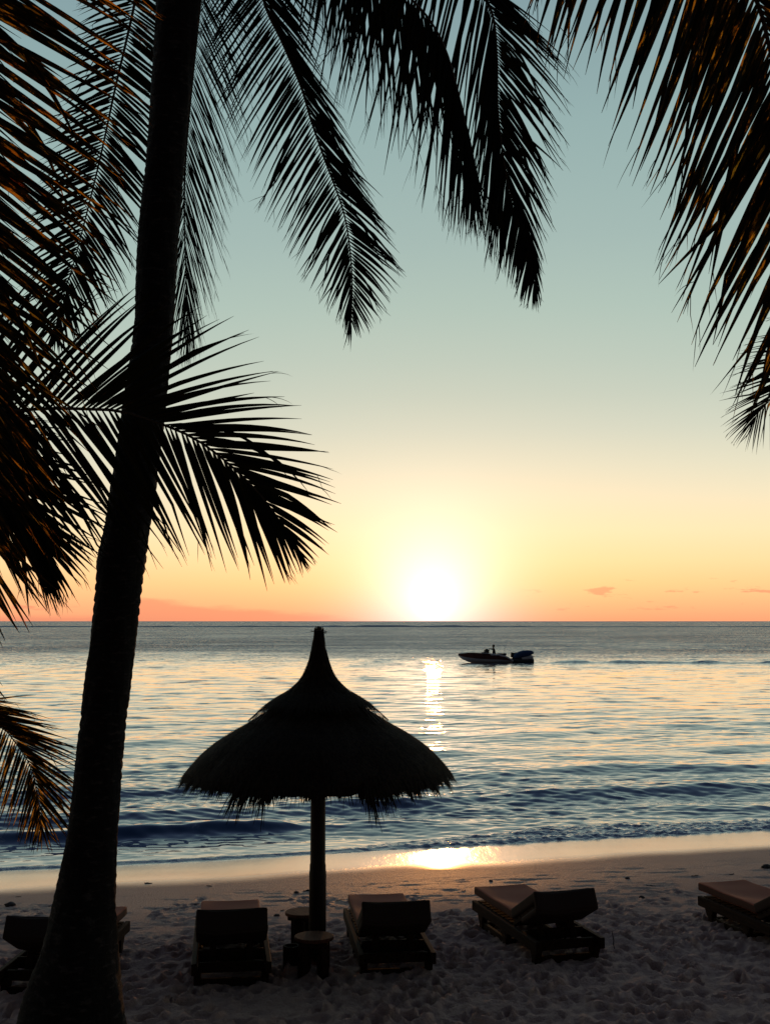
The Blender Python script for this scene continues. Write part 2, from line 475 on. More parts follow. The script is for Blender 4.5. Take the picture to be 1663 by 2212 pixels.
# wake behind the towed craft, reef breakers on the horizon
wk = sstep(14.6, 16.5, XX) * (1 - sstep(40, 75, XX))
Zs = Zs + wk * 0.22 * np.exp(-((YY - 113.0 + 0.03 * (XX - 15)) / 1.0) ** 2) * (0.4 + 1.2 * vnoise(XX * 0.5, YY * 0))
rb = 0.45 + 0.75 * vnoise(XX * 0.02 + 2, XX * 0 + 9) * (0.5 + vnoise(XX * 0.09, XX * 0 + 5))
Zs = Zs + 0.85 * rb * np.where(YY > 788, np.exp(-((YY - 788) / 6) ** 2), np.exp(-((YY - 788) / 3) ** 2))
foam = np.maximum(foam, 0.8 * sstep(0.95, 1.15, rb) * np.exp(-((YY - 786) / 4) ** 2))
ny, nx = XX.shape
idx = np.arange(ny * nx).reshape(ny, nx)
F = np.stack([idx[:-1, :-1], idx[:-1, 1:], idx[1:, 1:], idx[1:, :-1]], -1).reshape(-1, 4)

m, t, b = material('sea_water', (.016, .056, .14), 0.06, 0.5, 1.333)
out = t.n['Material Output']
g = t.new('ShaderNodeNewGeometry'); pos = g.outputs['Position']
sx = t.new('ShaderNodeSeparateXYZ'); t.l.new(pos, sx.inputs[0]); yy = sx.outputs[1]
wob = t.noise(t.vm('MULTIPLY', pos, (0.03, 0.05, 1)), 1.0, 3, 0.6)
yw = t.m('ADD', yy, t.m('MULTIPLY', t.m('SUBTRACT', wob, 0.5), 26.0))
far = t.mr(yw, 78, 190, 0, 1)
mid = t.mr(yy, 26, 60, 0, 1)
patch = t.noise(t.vm('MULTIPLY', pos, (0.03, 0.07, 1)), 1.0, 5, 0.7)
def turned(sc3, rz):
    mp = t.new('ShaderNodeMapping'); mp.inputs['Scale'].default_value = sc3; mp.inputs['Rotation'].default_value = (0.35, 0.2, rz); mp.inputs['Location'].default_value = (3.3, 7.7, 1.9)
    t.l.new(pos, mp.inputs['Vector']); return mp.outputs[0]
nA = t.noise(turned((2.0, 4.2, 1), 0.6), 1.0, 4, 0.6, col=True)
nB = t.noise(turned((0.42, 0.8, 1), 0.9), 1.0, 5, 0.62, col=True)
amp_near = t.mr(mid, 0, 1, 0.26, 0.06)
amp = t.m('ADD', amp_near, t.m('MULTIPLY', far, t.mr(patch, 0.36, 0.64, 1.0, 5.0)))
va = t.vm('SCALE', t.vm('SUBTRACT', nA, (.5, .5, .5)), scale=amp)
vb = t.vm('SCALE', t.vm('SUBTRACT', nB, (.5, .5, .5)), scale=t.m('ADD', t.m('MULTIPLY', far, 1.7), t.mr(mid, 0, 1, 0.08, 0.12)))
vs_ = t.new('ShaderNodeSeparateXYZ'); t.l.new(t.vm('MULTIPLY', t.vm('ADD', va, vb), (1.0, 1.2, 0.0)), vs_.inputs[0])
shoreward = t.m('MULTIPLY', t.m('ABSOLUTE', vs_.outputs[1]), -1.0)          # wind chop beyond the lagoon leans its steep faces to the shore
lean = t.mr(far, 0, 1, 0.5, 0.85)
ys = t.m('ADD', t.m('MULTIPLY', vs_.outputs[1], t.m('SUBTRACT', 1.0, lean)), t.m('MULTIPLY', shoreward, lean))
nC = t.noise(turned((0.55, 1.15, 1), 0.35), 1.0, 4, 0.65)
ripple = t.m('MULTIPLY', t.mr(nC, 0.54, 0.74, 0, 1), t.m('MULTIPLY', t.m('SUBTRACT', 1.0, far), t.mr(mid, 0, 1, 0.16, 0.26)))
ys = t.m('SUBTRACT', ys, t.m('ADD', ripple, t.m('MULTIPLY', far, 0.045)))
vc_ = t.new('ShaderNodeCombineXYZ'); t.l.new(vs_.outputs[0], vc_.inputs[0]); t.l.new(ys, vc_.inputs[1])
vv = vc_.outputs[0]
nrm = t.vm('NORMALIZE', t.vm('ADD', g.outputs['Normal'], vv))
t.put(b.inputs['Normal'], nrm)
t.put(b.inputs['Roughness'], t.mr(far, 0, 1, 0.04, 0.14))
t.put(b.inputs['Coat Weight'], t.mr(far, 0, 1, 0.75, 0.1)); b.inputs['Coat Roughness'].default_value = 0.04; b.inputs['Coat IOR'].default_value = 1.333
t.put(b.inputs['Coat Normal'], nrm)
fo = t.new('ShaderNodeAttribute'); fo.attribute_name = 'foam'
bub = t.noise(pos, 22, 4, 0.7)
vo = t.new('ShaderNodeTexVoronoi'); vo.feature = 'DISTANCE_TO_EDGE'; vo.inputs['Scale'].default_value = 7.5
t.put(vo.inputs['Vector'], t.vm('ADD', pos, t.vm('SCALE', t.noise(pos, 6, 3, 0.6, col=True), scale=0.25)))
lace = t.mr(vo.outputs['Distance'], 0.0, 0.16, 1.0, 0.12)
fm = t.m('MULTIPLY', fo.outputs['Fac'], t.m('MULTIPLY', lace, t.mr(bub, 0.3, 0.6, 0.4, 1.0)), clamp=True)
fb = t.new('ShaderNodeBsdfPrincipled')
fb.inputs['Base Color'].default_value = (.80, .80, .82, 1); fb.inputs['Roughness'].default_value = 0.5
t.put(fb.inputs['Normal'], t.bump(bub, 0.03))
mx = t.new('ShaderNodeMixShader')
t.put(mx.inputs[0], fm); t.l.new(b.outputs[0], mx.inputs[1]); t.l.new(fb.outputs[0], mx.inputs[2])
t.l.new(mx.outputs[0], out.inputs['Surface'])
o = from_arrays('sea', np.stack([XX, YY, Zs + SEA], -1).reshape(-1, 3), F, m)
at = o.data.attributes.new('foam', 'FLOAT', 'POINT')
at.data.foreach_set('value', foam.astype(np.float32).ravel())
tag(o, kind='structure', label='rippled sea reflecting the sunset sky')

# ------------------------------------------------------------------ palms
def spline(pts, n):
    """Catmull-Rom through Vectors -> n points"""
    p = [pts[0] * 2 - pts[1]] + list(pts) + [pts[-1] * 2 - pts[-2]]
    out = []
    segs = len(pts) - 1
    for k in range(n):
        u = k / (n - 1) * segs
        i = min(int(u), segs - 1); f = u - i
        a, b_, c_, d_ = p[i], p[i + 1], p[i + 2], p[i + 3]
        out.append(0.5 * ((2 * b_) + (c_ - a) * f + (2 * a - 5 * b_ + 4 * c_ - d_) * f * f + (3 * b_ - a - 3 * c_ + d_) * f ** 3))
    return out

def even(pts, n=400):
    q = spline(pts, n)
    L = [0]
    for a, b_ in zip(q, q[1:]): L.append(L[-1] + (b_ - a).length)
    return q, L

def interp(tab, x):
    for a, b_ in zip(tab, tab[1:]):
        if x <= b_[0]:
            f = (x - a[0]) / max(b_[0] - a[0], 1e-6)
            f = min(max(f, 0), 1)
            return [a[i] + (b_[i] - a[i]) * f for i in range(1, len(a))]
    return list(tab[-1][1:])

def frond(parent, pts, sides, mat, width=0.045, step=0.036, droop=0.35, edge=0.0, rad=(0.024, 0.004), jit=4.0, fray=0.3, face=(0, -1, 0), seed=1, bare=0.0):
    """one frond: midrib through pts (Vectors), leaflets on both sides.
    sides: two tables of (knot number along pts, heading in degrees with 0 = +X and 90 = straight down, length m, lean towards the viewer side)"""
    rnd = random.Random(seed)
    q, L = even(pts)
    tot = L[-1]
    kn = np.linspace(0, len(pts) - 1, len(q)); Ln = np.asarray(L)
    V = []; F = []; UV = []
    def at_len(d_):
        lo = int(np.searchsorted(L, d_)); lo = min(max(lo, 1), len(q) - 1)
        f = (d_ - L[lo - 1]) / max(L[lo] - L[lo - 1], 1e-9)
        return q[lo - 1].lerp(q[lo], f), (q[lo] - q[lo - 1]).normalized()
    def strip(p0, d0, length, wd, dr, seg, uo, face_v, taper_pow=1.0, base_w=0.35, vs=0.0, ve=1.0, fold=0.18):
        base = len(V)
        p = p0.copy(); curl = rnd.gauss(0, 0.06)
        kink = rnd.uniform(0.45, 0.85); kk = rnd.gauss(0, 0.16) if rnd.random() < 0.2 else 0
        side0 = d0.cross(face_v)
        if side0.length < 1e-3: side0 = d0.cross(Vector((0, 0, 1)))
        side0.normalize()
        for i in range(seg + 1):
            s_ = i / seg
            dd = d0 + Vector((0, 0, -1)) * dr * s_ ** 1.8 + side0 * (curl * s_ * s_ + (kk if s_ > kink else 0))
            dd.normalize()
            if i: p = p + dd * (length / seg)
            wv = dd.cross(face_v)
            if wv.length < 1e-3: wv = side0.copy()
            wv.normalize()
            nn = wv.cross(dd)
            ww = wd * (base_w + (1 - base_w) * min(s_ / 0.10, 1)) * (1.0 if s_ < 0.42 else max(0.05, (1 - ((s_ - 0.42) / 0.58) ** 1.25) ** taper_pow * 0.95 + 0.03))
            h = ww * 0.5
            V.append(p - wv * h); V.append(p + nn * (fold * ww)); V.append(p + wv * h)
            vv_ = vs + (ve - vs) * s_ * length
            UV.extend(((uo, vv_), (uo + 0.5, vv_), (uo + 1.0, vv_)))
            if i:
                a = base + (i - 1) * 3
                F.append((a, a + 1, a + 4, a + 3)); F.append((a + 1, a + 2, a + 5, a + 4))
        return p, dd
    li = 0
    for sgn, tab in zip((-1, 1), sides):
        if not tab: continue
        d_ = bare * tot + rnd.random() * step
        while d_ < tot * 0.995:
            t_ = d_ / tot
            hd, ln, lean = interp(tab, float(np.interp(d_, Ln, kn)))
            p0, tg = at_len(d_)
            a = R(hd + rnd.gauss(0, jit))
            lean += rnd.gauss(0, 0.10)
            d0 = Vector((math.cos(a), -lean, -math.sin(a))).normalized()
            ln *= rnd.uniform(0.92, 1.05)
            if rnd.random() < 0.05: ln *= rnd.uniform(0.5, 0.8)
            fv = Vector(face)
            fv.rotate(Matrix.Rotation(rnd.gauss(edge, 0.30), 3, d0))
            wd = width * rnd.uniform(0.78, 1.12) * (0.45 + 0.55 * min(ln / 0.55, 1))
            rr = rad[0] + (rad[1] - rad[0]) * t_
            li += 1
            pe, de = strip(p0 + d0 * rr * 0.4, d0, ln, wd, droop * rnd.uniform(0.5, 1.5) + (rnd.uniform(0.5, 1.6) if rnd.random() < 0.06 else 0), 9, li * 7.31, fv)
            if rnd.random() < fray:
                for _ in range(rnd.choice((1, 1, 2))):
                    f0 = pe - de * ln * rnd.uniform(0.05, 0.16)
                    dv = (de + Vector((rnd.gauss(0, .30), rnd.gauss(0, .2), rnd.gauss(-.15, .25)))).normalized()
                    strip(f0, dv, ln * rnd.uniform(0.06, 0.20), 0.0036, rnd.uniform(0.0, 0.9), 4, li * 7.31 + 3, fv, base_w=1.0)
            d_ += step * rnd.uniform(0.75, 1.25) * (1.0 - 0.05 * t_)
    pe, te = at_len(tot * 0.998)
    ls = [interp(tb, len(pts) - 1)[1] for tb in sides if tb]
    for k in range(3):                                                   # last leaflets beyond the tip
        dv = (te + Vector((rnd.gauss(0, .16), rnd.gauss(0, .1), rnd.gauss(0, .08)))).normalized()
        strip(pe, dv, max(ls) * rnd.uniform(0.7, 1.3), width * 0.45, droop * .5, 6, 900 + k * 3.1, Vector(face))
    fo_ = from_arrays('frond', V, F, mat, parent, smooth=True, uv=UV)
    mp = [at_len(tot * i / 47.0)[0] for i in range(48)]
    mr_ = [max(rad[0] + (rad[1] - rad[0]) * (i / 47.0) ** 0.8, 0.002) for i in range(48)]
    mv, mf = tube_arrays(mp, mr_, 7)
    from_arrays('midrib', mv, mf, MIDRIB, fo_)
    return fo_

def trunk(parent, spec, mat, seed=3, segs=56):
    """spec: list of (centre Vector, radius) from ground to crown"""
    rnd = np.random.default_rng(seed)
    c = spline([a for a, _ in spec], 600)
    L = np.concatenate([[0], np.cumsum([(b_ - a).length for a, b_ in zip(c, c[1:])])])
    rr = np.interp(np.linspace(0, 1, 600), np.linspace(0, 1, len(spec)), [r for _, r in spec])
    nz = int(L[-1] / 0.028)
    V = np.zeros((nz, segs, 3))
    th = np.linspace(0, 2 * np.pi, segs, endpoint=False)
    for i in range(nz):
        d_ = L[-1] * i / (nz - 1)
        ce = np.array([np.interp(d_, L, [p[k] for p in c]) for k in range(3)]) if False else np.array(c[min(int(np.searchsorted(L, d_)), 599)])
        r0 = rr[min(int(np.searchsorted(L, d_)), 599)]
        wave = d_ + 0.05 * vnoise(np.array(d_ * 3.1), np.array(0.5)) + 0.016 * np.sin(th + d_ * 0.6) + 0.02 * vnoise(np.cos(th) * 1.3 + 5, np.sin(th) * 1.3 + d_ * 2)
        ph = (wave / 0.082) % 1.0                                     # ring scars
        ring = 0.010 * (1 - ph) ** 1.5 - 0.012 * np.exp(-((ph - 0.93) / 0.07) ** 2)
        lump = 0.11 * (fbm(np.cos(th) * 2.2 + 20, np.sin(th) * 2.2 + d_ * 2.6, 4)) + 0.05 * fbm(np.cos(th) * 9 + 20, np.sin(th) * 9 + d_ * 9, 2)
        r = r0 * (1 + lump) + ring * 0.55
        V[i, :, 0] = ce[0] + r * np.cos(th); V[i, :, 1] = ce[1] + r * np.sin(th); V[i, :, 2] = ce[2]
    idx = np.arange(nz * segs).reshape(nz, segs)
    nxt = np.roll(idx, -1, 1)
    F = np.stack([idx[:-1], nxt[:-1], nxt[1:], idx[1:]], -1).reshape(-1, 4)
    return from_arrays('trunk', V.reshape(-1, 3), F, mat, parent)

def px(lst, Y=None):
    out = []
    for e in lst:
        if isinstance(e, Vector): out.append(e)
        elif len(e) == 3: out.append(P(*e))
        else: out.append(P(e[0], e[1], Y))
    return out

PALMG = 'coconut palms framing the view'
# --- the big palm whose trunk crosses the view
TY = 9.6
prof = [(2295, 0, 300), (2212, 40, 270), (2129, 62, 261), (2058, 88, 251), (1994, 105, 249), (1926, 122, 248), (1800, 146, 254), (1700, 157, 262), (1600, 169, 269),
        (1500, 182, 280), (1350, 200, 297), (1220, 209, 313), (1150, 224, 320), (1050, 240, 338), (850, 268, 360), (700, 289, 375),
        (500, 300, 386), (325, 317, 400), (150, 330, 417), (0, 340, 434), (-200, 352, 446), (-430, 366, 456)]
spec = []
for v, a, b_ in prof:
    c = P((a + b_) / 2, v, TY); k = (P(b_, v, TY) - P(a, v, TY)).length / 2
    spec.append((c, k * 0.985))
spec[0] = (Vector((spec[0][0].x, TY, -0.12)), spec[0][1])
crown = spec[-1][0]
palm = empty('palm_tree', (0, 0, 0))
tag(palm, 'tall coconut palm with thick leaning dark trunk in front of the lounger', 'palm tree', PALMG)
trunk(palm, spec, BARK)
cr = crown + Vector((0, 0.05, 0.1))
# drooping frond right of the trunk
frond(palm, [cr] + px([(520, -330, 9.9), (548, -140, 10), (570, 0, 10), (610, 90, 10), (650, 185, 10), (673, 262, 10), (700, 340, 10), (740, 450, 10), (755, 530, 10), (761, 615, 10), (758, 700, 10)]),
      ([(2, 128, 0.9, 0), (3, 126, 0.92, 0), (4, 124, 0.92, 0), (6, 121, 0.9, 0), (8, 121, 0.7, 0), (9, 117, 0.55, 0), (10, 108, 0.36, 0), (11, 97, 0.2, 0)],
       [(2, 45, 0.9, 0), (3, 50, 0.9, 0), (5, 53, 0.9, 0), (6, 52, 0.85, 0), (7, 46, 0.82, 0), (8, 40, 0.72, 0), (9, 36, 0.56, 0), (10, 48, 0.38, 0), (11, 75, 0.2, 0)]), LEAF, 0.023, 0.032, 0.30, jit=2.2, seed=21, bare=.06)
# hanging frond grazing the trunk's right edge
frond(palm, [cr] + px([(450, -300, 10.3), (438, -100, 10.5), (432, 0, 10.5), (415, 175, 10.5), (402, 325, 10.5), (398, 450, 10.5), (402, 600, 10.5), (405, 700, 10.5), (405, 752, 10.5)]),
      ([(2, 125, 1, 0), (4, 110, 1, 0), (6, 104, 0.8, 0), (8, 98, 0.4, 0), (9, 92, 0.15, 0)],
       [(2, 55, 1.1, 0), (3, 62, 1.15, 0), (4, 67, 1.12, 0), (5, 70, 1.05, 0), (6, 72, 0.95, 0), (7, 76, 0.65, 0), (8, 82, 0.35, 0), (9, 90, 0.15, 0)]), LEAF, 0.0135, 0.026, 0.25, jit=2.2, edge=.6, seed=22, bare=.06)
# frond behind the trunk, hanging to the left
frond(palm, [cr] + px([(340, -330, 10.6), (305, -90, 11), (292, 0, 11), (270, 100, 11), (250, 185, 11), (220, 325, 11), (190, 450, 11), (160, 565, 11), (130, 660, 11), (118, 720, 11)]),
      ([(2, 165, 0.6, 0), (4, 162, 0.6, 0), (6, 158, 0.68, 0), (7, 155, 0.72, 0), (8, 150, 0.62, 0), (9, 142, 0.42, 0), (10, 115, 0.2, 0)],
       [(2, 35, 0.8, 0), (4, 38, 0.8, 0), (6, 46, 0.82, 0), (7, 52, 0.8, 0), (8, 60, 0.66, 0), (9, 72, 0.46, 0), (10, 90, 0.22, 0)]), LEAF, 0.029, 0.034, 0.25, jit=2.4, seed=23, bare=.06)
# high arching frond with curtain of hanging leaflets
frond(palm, [cr] + px([(560, -420, 9.5), (690, -240, 9.4), (790, -105, 9.3), (870, -22, 9.3), (925, 38, 9.3), (962, 105, 9.3), (990, 200, 9.3), (1012, 300, 9.3), (1030, 390, 9.3)]),
      ([(1, 105, 1.1, 0.1), (2, 101, 1.38, 0.1), (5, 98, 1.38, 0.05), (6, 97, 1.32, 0), (7, 96, 1.1, 0), (8, 95, 0.78, 0), (9, 94, 0.52, 0)],
       [(1, 92, 1, -0.3), (2, 88, 1.2, -0.3), (5, 80, 1.2, -0.25), (6, 79, 1.15, -0.2), (7, 80, 0.95, -0.2), (8, 84, 0.75, -0.1), (9, 88, 0.5, 0)]), LEAF, 0.028, 0.040, 0.10, seed=24, jit=2.2, fray=.6, bare=.08)
# outermost drooping frond
frond(palm, [cr] + px([(600, -470, 9.7), (780, -260, 9.8), (920, -110, 9.9), (1020, -45, 10), (1062, 25, 10), (1073, 120, 10), (1076, 250, 10), (1098, 400, 10), (1128, 480, 10), (1148, 560, 10), (1158, 625, 10)]),
      ([(2, 106, 1.4, 0.1), (4, 102, 1.55, 0.1), (5, 101, 1.5, 0.1), (6, 100, 1.35, 0.1), (7, 100, 1.1, 0), (8, 98, 0.75, 0), (9, 103, 0.55, 0), (10, 108, 0.4, 0), (11, 98, 0.2, 0)],
       [(2, 30, 1, 0), (4, 36, 1, 0), (5, 42, 0.98, 0), (6, 48, 0.98, 0), (7, 56, 0.92, 0), (8, 64, 0.72, 0), (9, 70, 0.5, 0), (10, 76, 0.36, 0), (11, 86, 0.18, 0)]), LEAF, 0.026, 0.029, 0.45, seed=25, jit=2.5, fray=.6, bare=.06)

def offscreen_palm(base, top, r0, r1, label, seed):
    p = empty('palm_tree', (0, 0, 0))
    tag(p, label, 'palm tree', PALMG)
    mid_ = base.lerp(top, 0.5) + Vector((0.15, 0.1, -0.1))
    trunk(p, [(base, r0 * 1.5), (base.lerp(mid_, .12), r0), (mid_, (r0 + r1) / 2), (top, r1)], BARK, seed, 28)
    return p
# --- tall palm on the left edge: one near frond with rusty leaflets
c4 = Vector((-2.5, 4.3, 8.6))
p4 = offscreen_palm(Vector((-4.4, 3.4, -.15)), c4, .2, .14, 'palm at the left edge with one close frond of rust patched leaflets', 5)
frond(p4, [c4] + px([(-160, -700, 5.2), (-90, -350, 5.5), (-130, 0, 5.6), (-160, 400, 5.6), (-170, 780, 5.6), (-150, 1020, 5.6), (-110, 1190, 5.6)]),
      ([(0, 150, 0.8, 0), (3, 150, 0.9, 0), (7, 120, 0.4, 0)],
       [(1, 18, 1.1, 0), (2, 25, 1.15, 0), (3, 31, 1.15, 0), (4, 36, 1.12, 0), (5, 44, 1.05, 0), (6, 52, 0.85, 0), (7, 60, 0.5, 0)]), LEAF_OLD, 0.036, 0.028, 0.16, rad=(.03, .006), seed=26, jit=1.8, bare=.06)
frond(p4, [c4] + px([(-330, -560, 7.0), (-270, -200, 7.4), (-255, 150, 7.6), (-235, 450, 7.6), (-190, 700, 7.6), (-130, 880, 7.6), (-80, 990, 7.6)]),
      ([(0, 150, .8, 0), (4, 150, .9, 0), (7, 120, .4, 0)],
       [(1, 22, 1.1, 0), (2, 31, 1.2, 0), (3, 38, 1.2, 0), (4, 43, 1.2, 0), (5, 48, 1.1, 0), (6, 53, .9, 0), (7, 60, .5, 0)]), LEAF, 0.036, 0.026, 0.16, rad=(.028, .006), seed=33, jit=2.0, bare=.08)
frond(p4, [c4] + px([(-450, -420, 7.8), (-350, 60, 8.3), (-265, 400, 8.5), (-170, 640, 8.5), (-80, 800, 8.5), (-20, 900, 8.5), (20, 980, 8.5)]),
      ([(0, 150, .8, 0), (4, 140, .9, 0), (7, 120, .3, 0)],
       [(1, 20, 1.0, 0), (2, 26, 1.1, 0), (3, 34, 1.1, 0), (4, 42, 1.05, 0), (5, 49, .9, 0), (6, 56, .65, 0), (7, 66, .3, 0)]), LEAF, 0.036, 0.025, 0.2, rad=(.026, .005), seed=34, jit=2.4, bare=.08)
# --- lower palm on the left: fronds reaching across the trunk
c5 = P(-760, 880, 9.0)
p5 = offscreen_palm(Vector((c5.x - .9, 9.6, -.15)), c5, .2, .14, 'low palm at the left edge whose broad frond crosses the big trunk', 6)
frond(p5, [c5] + px([(-480, 815, 8.3), (-230, 835, 7.7), (0, 884, 7.4), (100, 882, 7.4), (200, 884, 7.35), (270, 890, 7.3), (360, 920, 7.3), (430, 953, 7.3), (500, 1007, 7.3), (565, 1072, 7.3), (603, 1125, 7.3), (640, 1185, 7.3)]),
      ([(0, -70, 0.8, 0.1), (2, -60, 1, 0.1), (3, -52, 1.05, 0.1), (4, -46, 1.05, 0.1), (5, -36, 1.05, 0.1), (6, -20, .95, 0.1), (7, -6, 0.88, 0.05), (8, 2, 0.80, 0), (9, 14, 0.68, 0), (10, 27, 0.50, 0), (11, 36, 0.36, 0), (12, 50, 0.15, 0)],
       [(0, 60, 0.9, 0.1), (2, 50, 1.25, 0.1), (3, 50, 1.25, 0.1), (4, 52, 1.2, 0.1), (5, 55, 1.1, 0.1), (6, 60, 1, 0.1), (7, 68, 0.9, 0), (8, 70, 0.85, 0), (9, 68, 0.78, 0), (10, 66, 0.55, 0), (11, 62, 0.36, 0), (12, 55, 0.15, 0)]), LEAF, 0.031, 0.041, 0.16, rad=(.026, .005), seed=27, jit=2, bare=.1)
frond(p5, [c5] + px([(-430, 860, 8.2), (-220, 905, 7.6), (-90, 970, 7.3), (-10, 1040, 7.2), (40, 1105, 7.2), (75, 1170, 7.2), (95, 1230, 7.2)]),
      ([(0, -40, .8, 0), (2, -8, .9, 0), (3, 12, .85, 0), (4, 26, .75, 0), (5, 38, .6, 0), (6, 48, .42, 0), (7, 60, .2, 0)],
       [(0, 90, .9, 0), (2, 66, 1.1, 0), (3, 62, 1.0, 0), (4, 62, .85, 0), (5, 64, .65, 0), (6, 66, .42, 0), (7, 70, .2, 0)]), LEAF, 0.036, 0.034, 0.18, rad=(.024, .004), seed=32, jit=2.2, bare=.1, fray=.6)
frond(p5, [c5] + px([(-420, 1050, 8.6), (-210, 1220, 8.4), (-110, 1340, 8.3), (-75, 1430, 8.3), (-60, 1500, 8.3)]),
      ([(0, 160, 0.7, 0), (3, 150, 0.6, 0), (5, 110, 0.3, 0)],
       [(1, 20, 0.8, 0), (2, 36, 0.7, 0), (3, 44, 0.5, 0), (4, 50, 0.4, 0), (5, 60, 0.25, 0)]), LEAF, 0.040, 0.045, 0.3, seed=28, bare=.1)
frond(p5, [c5] + px([(-520, 1190, 9.8), (-240, 1440, 10.6), (-90, 1522, 10.8), (0, 1570, 10.8), (25, 1594, 10.8), (62, 1648, 10.8), (79, 1703, 10.8), (86, 1756, 10.8), (90, 1800, 10.8)]),
      ([(1, 150, 0.7, 0), (3, 118, 0.8, 0), (4, 110, 0.78, 0), (5, 108, 0.72, 0), (6, 107, 0.62, 0), (7, 106, 0.5, 0), (8, 104, 0.34, 0), (9, 96, 0.16, 0)],
       [(1, 0, 0.8, 0), (3, 8, 0.85, 0), (4, 16, 0.8, 0), (5, 24, 0.74, 0), (6, 36, 0.66, 0), (7, 46, 0.56, 0), (8, 60, 0.38, 0), (9, 80, 0.16, 0)]), LEAF_LOW, 0.024, 0.031, 0.14, rad=(.022, .003), seed=29, jit=2, bare=.1)
# --- palm overhead on the right: big near frond
c6 = Vector((1.25, 1.8, 7.6))
p6 = offscreen_palm(Vector((4.9, -1.6, -.15)), c6, .2, .14, 'palm at the right edge with one huge close frond of long leaflets', 7)
frond(p6, [c6] + px([(1320, -520, 4.4), (1439, -306, 5.0), (1541, -150, 5.3), (1612, -45, 5.5), (1645, 30, 5.5), (1670, 140, 5.5), (1702, 270, 5.5), (1740, 400, 5.5), (1775, 530, 5.5), (1800, 640, 5.5)]),
      ([(1, 108, 1.0, 0), (2, 110, 1.06, 0), (3, 109.5, 1.2, 0.05), (4, 112, 1.25, 0.05), (5, 114, 1.28, 0.05), (6, 117, 1.16, 0), (7, 118, 1.1, 0), (8, 119, 0.97, 0), (9, 116, 0.85, 0), (10, 112, 0.6, 0)],
       [(1, 30, 0.6, 0), (5, 36, 0.55, 0), (10, 60, 0.5, 0)]), LEAF_GOLD, 0.037, 0.036, 0.05, rad=(.03, .006), seed=30, jit=1.3, fray=.6, bare=.12)
# --- far palm beyond the right edge
c7 = Vector((6.0, 9.6, 7.0))
p7 = offscreen_palm(Vector((7.4, 9.4, -.15)), c7, .2, .14, 'farther palm at the right edge showing only a small frond tip', 8)
frond(p7, [c7] + px([(2150, 420, 9.4), (1900, 590, 9.2), (1760, 740, 9.1), (1700, 815, 9), (1664, 862, 9), (1640, 888, 9), (1627, 910, 9)]),
      ([(1, 190, 0.6, 0), (3, 172, 0.6, 0), (4, 160, 0.52, 0), (5, 150, 0.42, 0), (6, 142, 0.34, 0), (7, 125, 0.22, 0)],
       [(1, 75, 0.6, 0), (3, 86, 0.55, 0), (4, 92, 0.48, 0), (5, 97, 0.4, 0), (6, 104, 0.32, 0), (7, 118, 0.2, 0)]), LEAF, 0.016, 0.030, 0.14, rad=(.02, .004), seed=31, jit=2.5, fray=.2, bare=.1)

# ------------------------------------------------------------------ thatched umbrella
UX, UY = -0.655, 12.0
uz = sand_h(UX, UY)
um = empty('thatched_umbrella', (UX, UY, 0))
tag(um, 'conical thatched beach umbrella on a thick round wooden pole', 'beach umbrella')
sc_ = 217.0
def zz(v): return CAM_H + (P(686, v, UY).z - CAM_H)
up = [(1363, 10.5), (1398, 14), (1420, 19), (1436, 23.5), (1455, 31), (1473, 43), (1492, 64), (1507, 91), (1520, 109)]
lo = [(1505, 60), (1518, 80), (1530, 99), (1546, 125), (1567, 158), (1582, 186), (1604, 219), (1627, 246), (1650, 267), (1664, 277)]
def rim_cut(th):
    """how much of the eave has worn away, by direction (camera side = -90 degrees)"""
    a = (math.degrees(th) + 90 + 180) % 360 - 180
    w_ = math.exp(-((a + 25) / 6.5) ** 2) + math.exp(-((a - 26) / 6.0) ** 2)
    return 0.12 * w_
def skirt(profile, seg=160, thick=0.085, cut=False, seed=1):
    V = []; F = []
    pr = [(q[1] / sc_, zz(q[0])) for q in profile]
    n = 40
    us = np.linspace(0, 1, n); src = np.linspace(0, 1, len(pr))
    rr = np.interp(us, src, [p[0] for p in pr]); hz = np.interp(us, src, [p[1] for p in pr])
    for i in range(seg):
        th = 2 * math.pi * i / seg
        cfac = rim_cut(th) if cut else 0
        lump = 1 + 0.03 * (vnoise(np.array(math.cos(th) * 3 + seed), np.array(math.sin(th) * 3)) - 0.5) * 2
        for k in range(n):
            kk = us[k] * (1 - cfac)
            r = float(np.interp(kk, us, rr)) * (1 + (lump - 1) * us[k]); z = float(np.interp(kk, us, hz))
            z += 0.016 * float(fbm(np.array(th * 9.0 + seed), np.array(us[k] * 6.0), 3))
            V.append((r * math.cos(th), r * math.sin(th), z))
    top_n = len(V)
    for i in range(seg):
        for k in range(n):
            x, y, z = V[i * n + k]
            q = 1 - 0.05 / max(math.hypot(x, y), 0.12)
            V.append((x * max(q, .3), y * max(q, .3), z - thick))
    for i in range(seg):
        j = (i + 1) % seg
        for k in range(n - 1):
            F.append((i * n + k, i * n + k + 1, j * n + k + 1, j * n + k))
            F.append((top_n + i * n + k, top_n + j * n + k, top_n + j * n + k + 1, top_n + i * n + k + 1))
        F.append((i * n + n - 1, top_n + i * n + n - 1, top_n + j * n + n - 1, j * n + n - 1))
        F.append((i * n, j * n, top_n + j * n, top_n + i * n))
    return V, F, pr
